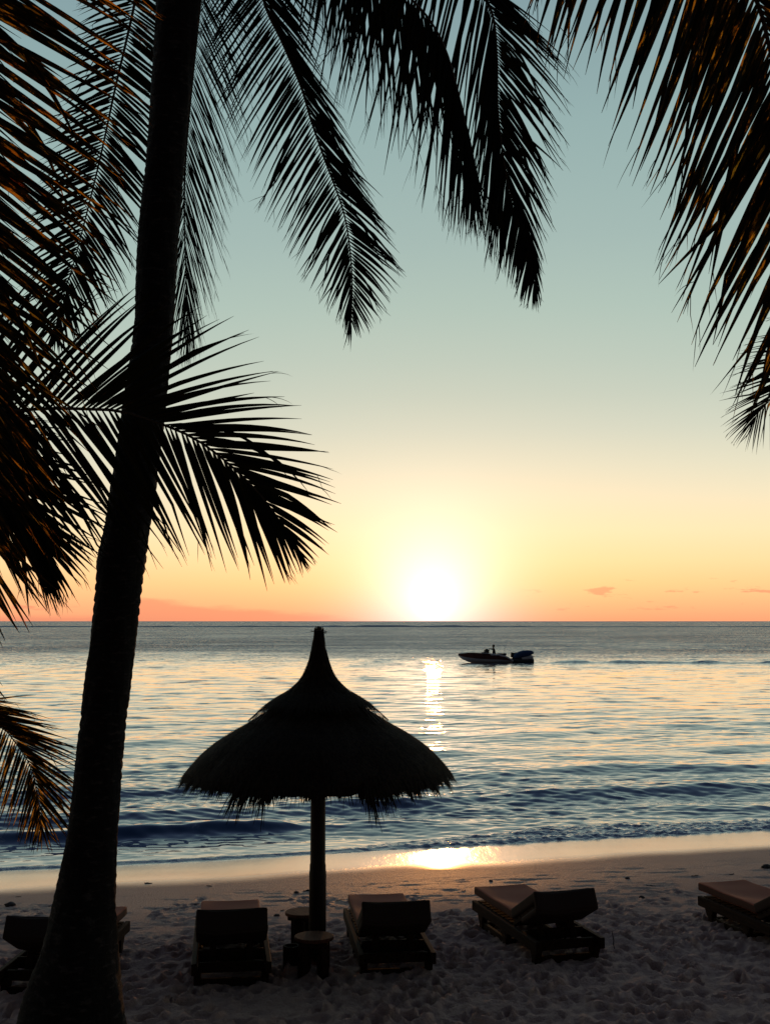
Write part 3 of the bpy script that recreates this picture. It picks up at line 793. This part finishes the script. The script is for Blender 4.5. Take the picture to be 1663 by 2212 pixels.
def straws(pr, count, l0, l1, seed, lift=0.004, rim=0, cut=False, wid=(0.003, 0.007)):
    rnd = random.Random(seed)
    V = []; F = []
    n = len(pr)
    src = np.linspace(0, 1, n); rs_ = [p[0] for p in pr]; zs_ = [p[1] for p in pr]
    for i in range(count):
        th = rnd.uniform(0, 2 * math.pi)
        onrim = i < rim
        c_ = rim_cut(th) if cut else 0
        if onrim:
            a = rnd.uniform(0.90, 1.0) * (1 - c_ * rnd.uniform(.75, 1.0))
            if c_ > 0.03 and rnd.random() < 0.45: continue
            ln = rnd.uniform(0.05, 0.125) * (1 + (1.3 if c_ > 0.03 else 0)) * (0.6 + 1.15 * float(vnoise(np.array(th * 16.0), np.array(2.2))) ** 1.5 + 0.5 * float(vnoise(np.array(th * 60.0), np.array(5.2))))
        else:
            a = math.sqrt(rnd.uniform(0.0, 1.0)) * 0.96
            if cut and a > 1 - c_: continue
            ln = rnd.uniform(l0, l1)
        r0 = float(np.interp(a, src, rs_)); z0 = float(np.interp(a, src, zs_))
        r1 = float(np.interp(min(a + 0.08, 1), src, rs_)); z1 = float(np.interp(min(a + 0.08, 1), src, zs_))
        if a > 0.93: r0_, z0_ = float(np.interp(a - .06, src, rs_)), float(np.interp(a - .06, src, zs_)); r1, z1 = r0 + (r0 - r0_), z0 + (z0 - z0_)
        dr, dz = r1 - r0, z1 - z0
        q = math.hypot(dr, dz) or 1
        dr, dz = dr / q, dz / q
        er = Vector((math.cos(th), math.sin(th), 0)); et = Vector((-math.sin(th), math.cos(th), 0))
        nn = Vector((er.x * -dz, er.y * -dz, dr))
        p = er * r0 + Vector((0, 0, z0)) + nn * lift
        dd = (er * dr + Vector((0, 0, dz)) + et * rnd.gauss(0, .12) + nn * rnd.gauss(0.02, 0.05))
        w_ = rnd.uniform(*wid) * (1.6 if onrim else 1.0)
        k0 = len(V)
        for s_ in range(4):
            f = s_ / 3
            ww = w_ * (1 - 0.75 * f)
            V.append(p - et * ww); V.append(p + et * ww)
            g_ = 0.5 if onrim else 0.2
            p = p + (dd + Vector((0, 0, -1)) * g_ * f).normalized() * ln / 3
            if s_: F.append((k0 + 2 * s_ - 2, k0 + 2 * s_ - 1, k0 + 2 * s_ + 1, k0 + 2 * s_))
    return V, F
def join(*vf):
    V = []; F = []
    for v, f in vf:
        k = len(V); V += [tuple(q) for q in v]; F += [tuple(i + k for i in q) for q in f]
    return V, F
v1, f1, pr1 = skirt(lo, cut=True, seed=1)
a_, b_ = join((v1, f1), straws(pr1, 16000, .10, .28, 41, rim=10600, cut=True))
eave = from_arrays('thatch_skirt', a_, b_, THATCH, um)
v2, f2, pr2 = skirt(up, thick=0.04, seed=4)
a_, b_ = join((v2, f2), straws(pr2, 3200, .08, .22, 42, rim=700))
capo = from_arrays('thatch_cap', a_, b_, THATCH, um)
bm = bmesh.new()
for k in range(46):                                                     # frayed tuft on the peak
    th = k * 2.4; r = 0.045 * math.sqrt((k + .5) / 46)
    h = random.uniform(0.02, 0.07)
    bx(bm, (r * math.cos(th), r * math.sin(th), zz(1363) + h / 2 - .02), (.010, .010, h), Matrix.Rotation(random.gauss(0, .25), 3, 'X') @ Matrix.Rotation(random.gauss(0, .25), 3, 'Y'))
from_bm('peak_tuft', bm, STRAW, um)
V = []; F = []
for k in range(7):                                                       # loose wire ends at the peak
    p = Vector((0.03, 0, zz(1368))); th = random.uniform(-.9, .9)
    pts = [p + Vector((.02 * i * math.cos(th + i * .35), .01 * i * math.sin(k + i * .5), .012 * math.sin(k * 1.7 + i * .8) + .003 * i)) for i in range(7)]
    v_, f_ = tube_arrays(pts, [.0022] * 7, 4)
    V, F = join((V, F), (v_, f_))
from_arrays('peak_wire', V, F, STRING, um)
for sgn in (-1, 1):                                                       # netting tied from the cap to the skirt
    V = []; F = []
    for k in range(14):
        th = R((0 if sgn > 0 else 180) + (k - 7) * 5)
        e = Vector((math.cos(th), math.sin(th), 0)); e2 = Vector((math.cos(th + .12), math.sin(th + .12), 0))
        a0 = e * (104 / sc_) + Vector((0, 0, zz(1519)))
        for q1 in (e * (150 / sc_) + Vector((0, 0, zz(1556))), e2 * (150 / sc_) + Vector((0, 0, zz(1556)))):
            v_, f_ = tube_arrays([a0, a0.lerp(q1, .5) + Vector((0, 0, .012)), q1], [.0018] * 3, 4)
            V, F = join((V, F), (v_, f_))
    from_arrays('net', V, F, STRING, um)
bm = bmesh.new()
lathe(bm, [(.083, uz - .15), (.083, .78), (.084, .86), (.079, .885), (.079, .93), (.074, .95), (.073, 1.6), (.068, 2.4), (.05, 3.1)], 28)
from_bm('pole', bm, POLEM, um, True)
bm = bmesh.new()
for k in range(10):                                                       # rafters under the thatch
    th = 2 * math.pi * k / 10 + .15
    p0 = Vector((.06 * math.cos(th), .06 * math.sin(th), zz(1470) - .1)); p1 = Vector((1.12 * math.cos(th), 1.12 * math.sin(th), zz(1640) - .09))
    d_ = p1 - p0
    bx(bm, (p0 + p1) / 2, (.03, .03, d_.length), d_.to_track_quat('Z', 'Y').to_matrix())
from_bm('rafters', bm, POLEM, um)

# ------------------------------------------------------------------ side tables and pot
def side_table(x, y, label, rz=0):
    z0 = sand_h(x, y)
    t_ = empty('side_table', (x, y, 0), rz)
    tag(t_, label, 'side table', 'round side tables under the umbrella')
    bm = bmesh.new()
    lathe(bm, [(.168, .325), (.183, .331), (.186, .342), (.184, .356), (.176, .361)], 48)
    top_ = from_bm('tabletop', bm, WOODR, t_, False)
    return t_
def table_legs(t_, z0, spread=.125, w_=.085):
    for k in range(4):
        th = R(45 + 90 * k)
        bm = bmesh.new()
        bx(bm, (spread * math.cos(th), spread * math.sin(th), (z0 - .12 + .30) / 2), (w_, w_, .30 - (z0 - .12)), Matrix.Rotation(R(45 + 90 * k), 3, 'Z'), .006)
        from_bm('leg', bm, WOOD, t_)
    bm = bmesh.new()
    bx(bm, (0, 0, .298), (.26, .26, .05), None, .004)
    from_bm('apron', bm, WOOD, t_)
tf = side_table(-.665, 11.6, 'round wooden side table directly in front of the umbrella pole')
table_legs(tf, -.1)
tb = side_table(-.83, 12.55, 'round wooden side table behind and left of the umbrella pole', .5)
bm = bmesh.new()
bx(bm, (-.08, -.03, .10), (.10, .10, .46), None, .006)
from_bm('leg', bm, WOOD, tb)
bm = bmesh.new()
bx(bm, (.08, .05, .10), (.10, .10, .46), None, .006)
from_bm('leg', bm, WOOD, tb)
bm = bmesh.new()
bx(bm, (0, 0, .305), (.27, .2, .04), Matrix.Rotation(.5, 3, 'Z'), .004)
from_bm('apron', bm, WOOD, tb)
bm = bmesh.new()
lathe(bm, [(.074, -.12), (.078, -.05), (.080, .10), (.081, .232), (.078, .240), (.064, .240), (.060, .232), (.058, .12), (.02, .11)], 10)
pot = from_bm('wooden_pot', bm, WOOD, None)
pot.location = (-.885, 11.72, 0)
tag(pot, 'small open wooden pot standing beside the front side table', 'pot')

# ------------------------------------------------------------------ loungers
LW = 0.335
def make_lounger():
    root = empty('sun_lounger', (0, 0, 0))
    for sx_ in (-1, 1):
        bm = bmesh.new()
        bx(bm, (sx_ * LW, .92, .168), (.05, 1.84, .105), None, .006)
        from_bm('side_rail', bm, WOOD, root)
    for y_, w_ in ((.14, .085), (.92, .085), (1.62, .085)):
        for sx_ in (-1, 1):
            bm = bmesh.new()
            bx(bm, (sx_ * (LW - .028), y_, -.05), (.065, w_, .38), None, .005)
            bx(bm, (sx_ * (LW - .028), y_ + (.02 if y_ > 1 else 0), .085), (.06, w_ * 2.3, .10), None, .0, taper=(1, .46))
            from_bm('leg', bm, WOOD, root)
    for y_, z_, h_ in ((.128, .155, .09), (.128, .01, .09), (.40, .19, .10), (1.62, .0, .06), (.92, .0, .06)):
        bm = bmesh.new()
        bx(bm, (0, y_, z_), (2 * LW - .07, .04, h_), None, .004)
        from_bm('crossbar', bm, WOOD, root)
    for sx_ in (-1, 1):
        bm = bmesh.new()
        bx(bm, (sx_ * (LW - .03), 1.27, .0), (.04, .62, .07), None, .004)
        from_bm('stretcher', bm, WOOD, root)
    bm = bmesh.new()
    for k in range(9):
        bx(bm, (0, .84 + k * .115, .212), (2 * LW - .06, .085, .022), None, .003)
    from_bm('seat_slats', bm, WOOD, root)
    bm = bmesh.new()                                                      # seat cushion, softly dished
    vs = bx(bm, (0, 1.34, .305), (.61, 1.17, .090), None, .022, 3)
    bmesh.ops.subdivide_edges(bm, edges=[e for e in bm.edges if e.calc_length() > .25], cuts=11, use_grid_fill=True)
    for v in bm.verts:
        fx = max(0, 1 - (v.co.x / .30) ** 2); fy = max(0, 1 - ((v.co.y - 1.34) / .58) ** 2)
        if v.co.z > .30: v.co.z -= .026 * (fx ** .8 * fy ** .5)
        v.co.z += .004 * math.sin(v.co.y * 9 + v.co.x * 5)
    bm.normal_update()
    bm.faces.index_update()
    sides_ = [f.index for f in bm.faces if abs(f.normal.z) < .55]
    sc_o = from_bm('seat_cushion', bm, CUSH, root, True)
    sc_o.data.materials.append(CUSH_SHADE)                                     # cushion sides take the darkened canvas, shade put into their colour
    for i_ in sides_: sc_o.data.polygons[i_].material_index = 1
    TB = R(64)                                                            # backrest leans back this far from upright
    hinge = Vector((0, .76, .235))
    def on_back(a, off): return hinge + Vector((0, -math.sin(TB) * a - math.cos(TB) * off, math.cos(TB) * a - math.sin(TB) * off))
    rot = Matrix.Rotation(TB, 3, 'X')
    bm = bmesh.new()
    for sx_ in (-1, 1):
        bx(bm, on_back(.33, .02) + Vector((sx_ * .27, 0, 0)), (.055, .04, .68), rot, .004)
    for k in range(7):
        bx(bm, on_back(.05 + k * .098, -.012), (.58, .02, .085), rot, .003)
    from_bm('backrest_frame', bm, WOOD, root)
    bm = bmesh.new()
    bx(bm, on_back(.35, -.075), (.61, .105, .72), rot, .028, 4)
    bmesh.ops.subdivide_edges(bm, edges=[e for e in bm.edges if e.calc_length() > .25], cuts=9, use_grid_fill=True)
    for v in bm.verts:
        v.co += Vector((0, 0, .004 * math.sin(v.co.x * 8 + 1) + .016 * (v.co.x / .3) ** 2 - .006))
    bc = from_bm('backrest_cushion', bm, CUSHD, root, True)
    bm = bmesh.new()                                                       # flap folded over the top of the backrest and hanging behind it
    bx(bm, on_back(.51, .065), (.66, .06, .44), rot, .022, 3)
    bx(bm, on_back(.715, -.02), (.65, .19, .06), rot, .024, 3)
    bmesh.ops.subdivide_edges(bm, edges=[e for e in bm.edges if e.calc_length() > .25], cuts=7, use_grid_fill=True)
    for v in bm.verts:
        v.co.z += .022 * (v.co.x / .3) ** 2 + .005 * math.sin(v.co.x * 13) - .012 + .012 * v.co.x
        v.co.y += .006 * math.sin(v.co.x * 10 + 2)
    from_bm('headrest_flap', bm, CUSHD, bc, True)
    for sx_ in (-1, 1):                                                    # prop that holds the backrest up
        bm = bmesh.new()
        p0 = Vector((sx_ * .17, .30, .12)); p1 = on_back(.36, .03) + Vector((sx_ * .17, 0, 0))
        d_ = p1 - p0
        bx(bm, (p0 + p1) / 2, (.06, .03, d_.length), d_.to_track_quat('Z', 'Y').to_matrix(), .003)
        from_bm('prop', bm, WOOD, root)
    return root
LG = 'wooden sun loungers facing the sea'
spots = [(-3.08, 10.92, -3, 'sun lounger half hidden behind the big palm trunk'),
         (-1.385, 11.2, 7.7, 'sun lounger between the big palm trunk and the umbrella'),
         (.12, 11.5, 6.6, 'sun lounger just right of the umbrella pole and tables'),
         (1.80, 11.98, 15.5, 'sun lounger standing alone with terracotta cushion turned left'),
         (4.36, 12.2, 15.8, 'sun lounger cut off by the right edge with backrest hidden')]
proto = make_lounger()
for i, (x, y, a, lab) in enumerate(spots):
    o = proto if i == 0 else copy_tree(proto)
    o.location = (x, y, 0); o.rotation_euler = (0, 0, R(a))
    tag(o, lab, 'sun lounger', LG)

# ------------------------------------------------------------------ bits on the sand
def twig(u, v, ln, w_, rz, label, tilt=0.0, zz_=None, group=None):
    g_ = G(u, v, -0.03)
    for _ in range(4): g_ = G(u, v, sand_h(g_.x, g_.y))
    rnd = random.Random(int(u * 7 + v))
    pts = [Vector((ln * (i / 6 - .5), rnd.gauss(0, w_ * .5), rnd.gauss(0, w_ * .3))) for i in range(7)]
    w_ *= 0.7
    v_, f_ = tube_arrays(pts, [w_ * (0.35 + .65 * math.sin(math.pi * (i + .6) / 7.2)) for i in range(7)], 6)
    o_ = from_arrays('twig', v_, f_, TWIGM)
    o_.location = g_ + Vector((0, 0, w_ * .5 + abs(math.sin(tilt)) * ln * .42)); o_.rotation_euler = (0, tilt, rz)
    tag(o_, label, 'twig', group)
twig(320, 1909, .11, .013, .1, 'dark flat stick on the smooth sand between trunk and umbrella')
twig(1325, 2052, .20, .008, .3, 'thin dark stick standing upright beside the lone lounger', R(82))
twig(668, 1926, .16, .016, .1, 'dark driftwood piece on the sand just left of the umbrella pole')
for u, v in ((100, 1960), (452, 1915), (735, 1945), (900, 1930), (1002, 1925), (1130, 1903), (1405, 1915), (1500, 1893), (1580, 1890), (1430, 1942), (610, 1968), (40, 1938)):
    twig(u, v, random.uniform(.05, .12), random.uniform(.005, .009), random.gauss(0, .3), 'small dark twig scattered on the smooth sand', group='small twigs on the smooth sand')
def stone(u, v, r, label, group=None):
    g_ = G(u, v, -0.05)
    for _ in range(4): g_ = G(u, v, sand_h(g_.x, g_.y))
    bm = bmesh.new()
    bmesh.ops.create_icosphere(bm, subdivisions=3, radius=r)
    for v_ in bm.verts:
        k = 1 + .5 * float(fbm(np.array(v_.co.x * 2.2 / r + u), np.array(v_.co.y * 2.2 / r + v_.co.z * 2 / r), 3))
        v_.co = Vector((v_.co.x * k * 1.3, v_.co.y * k, v_.co.z * k * .7))
    o_ = from_bm('stone', bm, STONEM, None, True)
    o_.location = g_ + Vector((0, 0, r * .3))
    tag(o_, label, 'stone', group)
stone(1656, 1876, .055, 'dark stone on the smooth sand at the right edge of the beach')
stone(22, 1958, .05, 'dark lump on the sand left of the big palm trunk')
for u, v in ((424, 1957), (598, 1980), (632, 1979), (640, 1930), (846, 1938), (1386, 1940), (1355, 1899), (1060, 1905)):
    stone(u, v, random.uniform(.016, .026), 'small dark pebble lying on the sand', 'pebbles on the sand')

# ------------------------------------------------------------------ motorboat, driver, towed jet ski
BY = 114.0
def BP(c, r_, y=0.0):
    """boat drawing units -> metres (x along the hull, z above the water)"""
    return Vector(((c - 985) * .00691, y, (625 - r_) * .00691))
borig = P(952.6 + 985 * .1562, 1333.6 + 625 * .1562, BY); borig.z = SEA
boat = empty('motorboat', borig)
tag(boat, 'small open motorboat with low windscreen heading left across the sea', 'motorboat')
# hull stations from bow to stern: (x, half beam, keel z, chine z, sheer z)
st = [(250, .02, 530, 527, 512), (300, .34, 575, 555, 499), (380, .66, 612, 575, 488), (470, .86, 640, 590, 487), (560, .97, 648, 598, 492), (680, 1.02, 650, 602, 500), (800, 1.02, 650, 604, 508), (900, .98, 650, 604, 535), (985, .92, 650, 604, 588)]
def strips(name, mat, pairs, caps=False):
    V = []; F = []
    for c_, hb, kz, cz, sz in st:
        V += [BP(c_, kz, 0), BP(c_, cz, -hb * .82), BP(c_, cz * .74 + sz * .26, -hb * .93), BP(c_, sz, -hb), BP(c_, sz, hb), BP(c_, cz * .74 + sz * .26, hb * .93), BP(c_, cz, hb * .82)]
    for i in range(len(st) - 1):
        for a, b_ in pairs: F.append((i * 7 + a, i * 7 + b_, (i + 1) * 7 + b_, (i + 1) * 7 + a))
    if caps:
        i = (len(st) - 1) * 7
        F.append((i, i + 1, i + 6, i)); F.append((i + 1, i + 2, i + 5, i + 6))
        F = [f if len(set(f)) == 4 else (f[0], f[1], f[2], f[2]) for f in F]
        F = [f for f in F if len(set(f)) == 4]
    return from_arrays(name, V, F, mat, boat, False)
strips('hull_bottom', GELW, ((0, 1), (1, 2), (5, 6), (6, 0)), True)
strips('hull_side', GELD, ((2, 3), (4, 5)))
bm = bmesh.new()
def quad(bm, *p): return bm.faces.new([bm.verts.new(q) for q in p])
for i in range(4):                                                         # foredeck
    a, b_ = st[i], st[i + 1]
    quad(bm, BP(a[0], a[4] - 1, -a[1]), BP(b_[0], b_[4] - 1, -b_[1]), BP(b_[0], b_[4] - 12, 0), BP(a[0], a[4] - 8, 0))
    quad(bm, BP(a[0], a[4] - 1, a[1]), BP(a[0], a[4] - 8, 0), BP(b_[0], b_[4] - 12, 0), BP(b_[0], b_[4] - 1, b_[1]))
from_bm('foredeck', bm, GELD, boat)
bm = bmesh.new()
for i in range(4, 8):
    a, b_ = st[i], st[i + 1]
    for sg in (-1, 1):
        quad(bm, BP(a[0], a[4] - 1, sg * a[1]), BP(b_[0], b_[4] - 1, sg * b_[1]), BP(b_[0], b_[4] - 4, sg * b_[1] * .7), BP(a[0], a[4] - 4, sg * a[1] * .7))
        quad(bm, BP(a[0], a[4] - 4, sg * a[1] * .7), BP(b_[0], b_[4] - 4, sg * b_[1] * .7), BP(b_[0], 592, sg * b_[1] * .66), BP(a[0], 592, sg * a[1] * .66))
quad(bm, BP(560, 592, -.66), BP(985, 592, -.62), BP(985, 592, .62), BP(560, 592, .66))
quad(bm, BP(558, 480, -.7), BP(562, 592, -.66), BP(562, 592, .66), BP(558, 480, .7))
from_bm('cockpit', bm, GELW, boat)
bm = bmesh.new()
bx(bm, BP(640, 540), (.5, .55, .95), Matrix.Rotation(-.12, 3, 'Y'), .06, 2)
bx(bm, BP(590, 500), (.55, 1.5, .32), Matrix.Rotation(-.25, 3, 'Y'), .08, 2)
from_bm('console', bm, DARKP, boat)
bm = bmesh.new()
bx(bm, BP(632, 462), (.30, .95, .34), Matrix.Rotation(-.55, 3, 'Y'), .05, 2, taper=(1.6, 1.05))
from_bm('windscreen', bm, DARKP, boat)
bm = bmesh.new()
for k in range(16):
    a0 = 2 * math.pi * k / 16; a1 = 2 * math.pi * (k + 1) / 16
    c0 = BP(668, 452); e1 = Vector((.45, 0, .9)); e2 = Vector((0, 1, 0))
    p0 = c0 + (e1.normalized() * math.cos(a0) + e2 * math.sin(a0)) * .18; p1 = c0 + (e1.normalized() * math.cos(a1) + e2 * math.sin(a1)) * .18
    bx(bm, (p0 + p1) / 2, (.03, .03, (p1 - p0).length * 1.1), (p1 - p0).to_track_quat('Z', 'Y').to_matrix())
from_bm('steering_wheel', bm, DARKP, boat)
bm = bmesh.new()
bx(bm, BP(835, 508), (.85, 1.5, .18), None, .05, 2)
bx(bm, BP(830, 550), (.75, 1.3, .5), None, .02)
from_bm('rear_bench', bm, DARKP, boat)
bm = bmesh.new()
bx(bm, BP(890, 462, .7), (.02, .02, .62))
bx(bm, BP(892, 447, .7), (.05, .012, .10))
from_bm('stern_pole', bm, STEELM, boat)
bm = bmesh.new()                                                           # outboard: cowl, leg, bracket
bx(bm, BP(996, 522), (.50, .42, .48), Matrix.Rotation(.16, 3, 'Y'), .10, 3, taper=(.82, .85))
bx(bm, BP(1030, 494), (.20, .24, .12), Matrix.Rotation(-.5, 3, 'Y'), .03, 2)
bx(bm, BP(1000, 590), (.22, .2, .7), Matrix.Rotation(.12, 3, 'Y'), .03, 2)
bx(bm, BP(980, 575), (.2, .34, .16), None, .02)
from_bm('outboard_motor', bm, DARKP, boat)
for sg in (-1, 1):                                                         # pale coaming along the stern quarters
    bm = bmesh.new()
    for i in range(5, 8):
        a, b_ = st[i], st[i + 1]
        quad(bm, BP(a[0], a[4] - 1, sg * (a[1] + .01)), BP(b_[0], b_[4] - 1, sg * (b_[1] + .01)), BP(b_[0], b_[4] + 14, sg * (b_[1] + .012)), BP(a[0], a[4] + 20, sg * (a[1] + .012)))
    bmesh.ops.remove_doubles(bm, verts=bm.verts, dist=.012)
    from_bm('coaming', bm, GELW, boat)

# driver: one skinned body standing at the wheel, arms forward
ctr = BP(737, 592)
def B(c_, r_, y): return BP(c_, r_, y) + borig
J = {'pelvis': B(737, 520, 0), 'belly': B(737, 495, 0), 'chest': B(734, 458, 0), 'neck': B(732, 428, 0), 'chin': B(729, 418, 0), 'head': B(729, 402, 0), 'crown': B(730, 386, 0),
     'shl': B(735, 440, -.17), 'ell': B(708, 440, -.26), 'wrl': B(678, 436, -.16), 'hal': B(668, 440, -.13),
     'shr': B(735, 440, .17), 'elr': B(708, 440, .26), 'wrr': B(678, 436, .16), 'har': B(668, 440, .13),
     'hpl': B(738, 525, -.09), 'knl': B(730, 560, -.11), 'anl': B(738, 588, -.11), 'tol': B(718, 591, -.12),
     'hpr': B(738, 525, .09), 'knr': B(730, 560, .11), 'anr': B(738, 588, .11), 'tor': B(718, 591, .12)}
Ed = [('pelvis', 'belly'), ('belly', 'chest'), ('chest', 'neck'), ('neck', 'chin'), ('chin', 'head'), ('head', 'crown'), ('chest', 'shl'), ('shl', 'ell'), ('ell', 'wrl'), ('wrl', 'hal'),
      ('chest', 'shr'), ('shr', 'elr'), ('elr', 'wrr'), ('wrr', 'har'), ('pelvis', 'hpl'), ('hpl', 'knl'), ('knl', 'anl'), ('anl', 'tol'), ('pelvis', 'hpr'), ('hpr', 'knr'), ('knr', 'anr'), ('anr', 'tor')]
Rad = {'pelvis': .21, 'belly': .19, 'chest': .22, 'neck': .065, 'chin': .08, 'head': .105, 'crown': .075, 'sh': .09, 'el': .058, 'wr': .04, 'ha': .045, 'hp': .10, 'kn': .065, 'an': .045, 'to': .04}
keys = list(J)
def skinned(name, ks, mat, scale_r=1.0, parent=None, loc=Vector((0, 0, 0))):
    me = bpy.data.meshes.new(name)
    es = [(ks.index(a), ks.index(b_)) for a, b_ in Ed if a in ks and b_ in ks]
    me.from_pydata([J[k] - loc for k in ks], es, [])
    o_ = link_mesh(name, me, mat, parent)
    md = o_.modifiers.new('skin', 'SKIN')
    for i, k in enumerate(ks):
        r = Rad.get(k, Rad.get(k[:2], .06)) * scale_r
        me.skin_vertices[0].data[i].radius = (r * (1.0 if k not in ('chest', 'pelvis', 'belly') else .8), r)
        me.skin_vertices[0].data[i].use_root = (i == 0)
    sm = o_.modifiers.new('sub', 'SUBSURF'); sm.levels = 1; sm.render_levels = 2
    return o_
man = skinned('person', keys, SKIN)
tag(man, 'person standing at the wheel of the motorboat reaching forward', 'person')
skinned('shirt', ['pelvis', 'belly', 'chest', 'shl', 'ell', 'shr', 'elr'], SHIRT, 1.14, man)
skinned('shorts', ['pelvis', 'hpl', 'knl', 'hpr', 'knr'], SHIRT, 1.16, man)
bm = bmesh.new()
bmesh.ops.create_uvsphere(bm, u_segments=16, v_segments=10, radius=.125)
for v_ in bm.verts: v_.co = Vector((v_.co.x * 1.02 + .012, v_.co.y * .95, v_.co.z * .9)) + B(730, 394, 0)
from_bm('hair', bm, HAIR, man, True)

# jet ski under a blue cover, towed right behind
jo = P(952.6 + 1145 * .1562, 1333.6 + 630 * .1562, BY - .3); jo.z = SEA
jet = empty('jet_ski', jo)
tag(jet, 'jet ski under a blue cover on the water right behind the motorboat', 'jet ski')
def JP(c_, r_, y=0.0): return Vector(((c_ - 1145) * .00691, y, (630 - r_) * .00691))
def loft(name, stn, mat, parent, n=14, closed=True):
    V = []; F = []
    for c_, top_, bot_, hw in stn:
        zc = (top_ + bot_) / 2; hz = (bot_ - top_) / 2
        for k in range(n):
            a = 2 * math.pi * k / n
            sx_, sz_ = math.cos(a), math.sin(a)
            V.append(JP(c_, zc - hz * math.copysign(abs(sz_) ** .7, sz_), hw * math.copysign(abs(sx_) ** .7, sx_)))
    for i in range(len(stn) - 1):
        for k in range(n):
            k2 = (k + 1) % n
            F.append((i * n + k, i * n + k2, (i + 1) * n + k2, (i + 1) * n + k))
    return from_arrays(name, V, F, mat, parent, True)
loft('hull', [(1003, 585, 590, .05), (1015, 570, 628, .35), (1060, 565, 640, .55), (1150, 562, 642, .6), (1240, 562, 640, .58), (1275, 572, 636, .5), (1279, 590, 620, .1)], DARKP, jet)
loft('cover', [(1003, 545, 552, .05), (1012, 520, 575, .3), (1040, 497, 578, .45), (1085, 475, 570, .5), (1140, 461, 555, .5), (1200, 458, 545, .48), (1250, 463, 520, .44), (1272, 475, 508, .36), (1278, 488, 495, .06)], COVERM, jet)
loft('side_panel', [(1100, 570, 575, .1), (1115, 552, 590, .585), (1180, 540, 595, .61), (1235, 520, 590, .60), (1265, 530, 600, .55), (1270, 560, 570, .1)], simple('pale_panel', (.5, .46, .43), (.6, .55, .52), 3, 0.5), jet)
bm = bmesh.new()
bx(bm, JP(1285, 546), (.16, .5, .04), None, .01)
bx(bm, JP(1275, 510, -.3), (.02, .02, .45))
from_bm('rear_step', bm, DARKP, jet)

# ------------------------------------------------------------------ render look
scene.view_settings.view_transform = 'Standard'
scene.view_settings.look = 'None'
scene.view_settings.exposure = 0.0
scene.view_settings.gamma = 1.0
scene.cycles.max_bounces = 6
scene.cycles.diffuse_bounces = 3
scene.cycles.glossy_bounces = 3
scene.cycles.transmission_bounces = 3
scene.cycles.sample_clamp_indirect = 4.0
scene.cycles.use_denoising = True
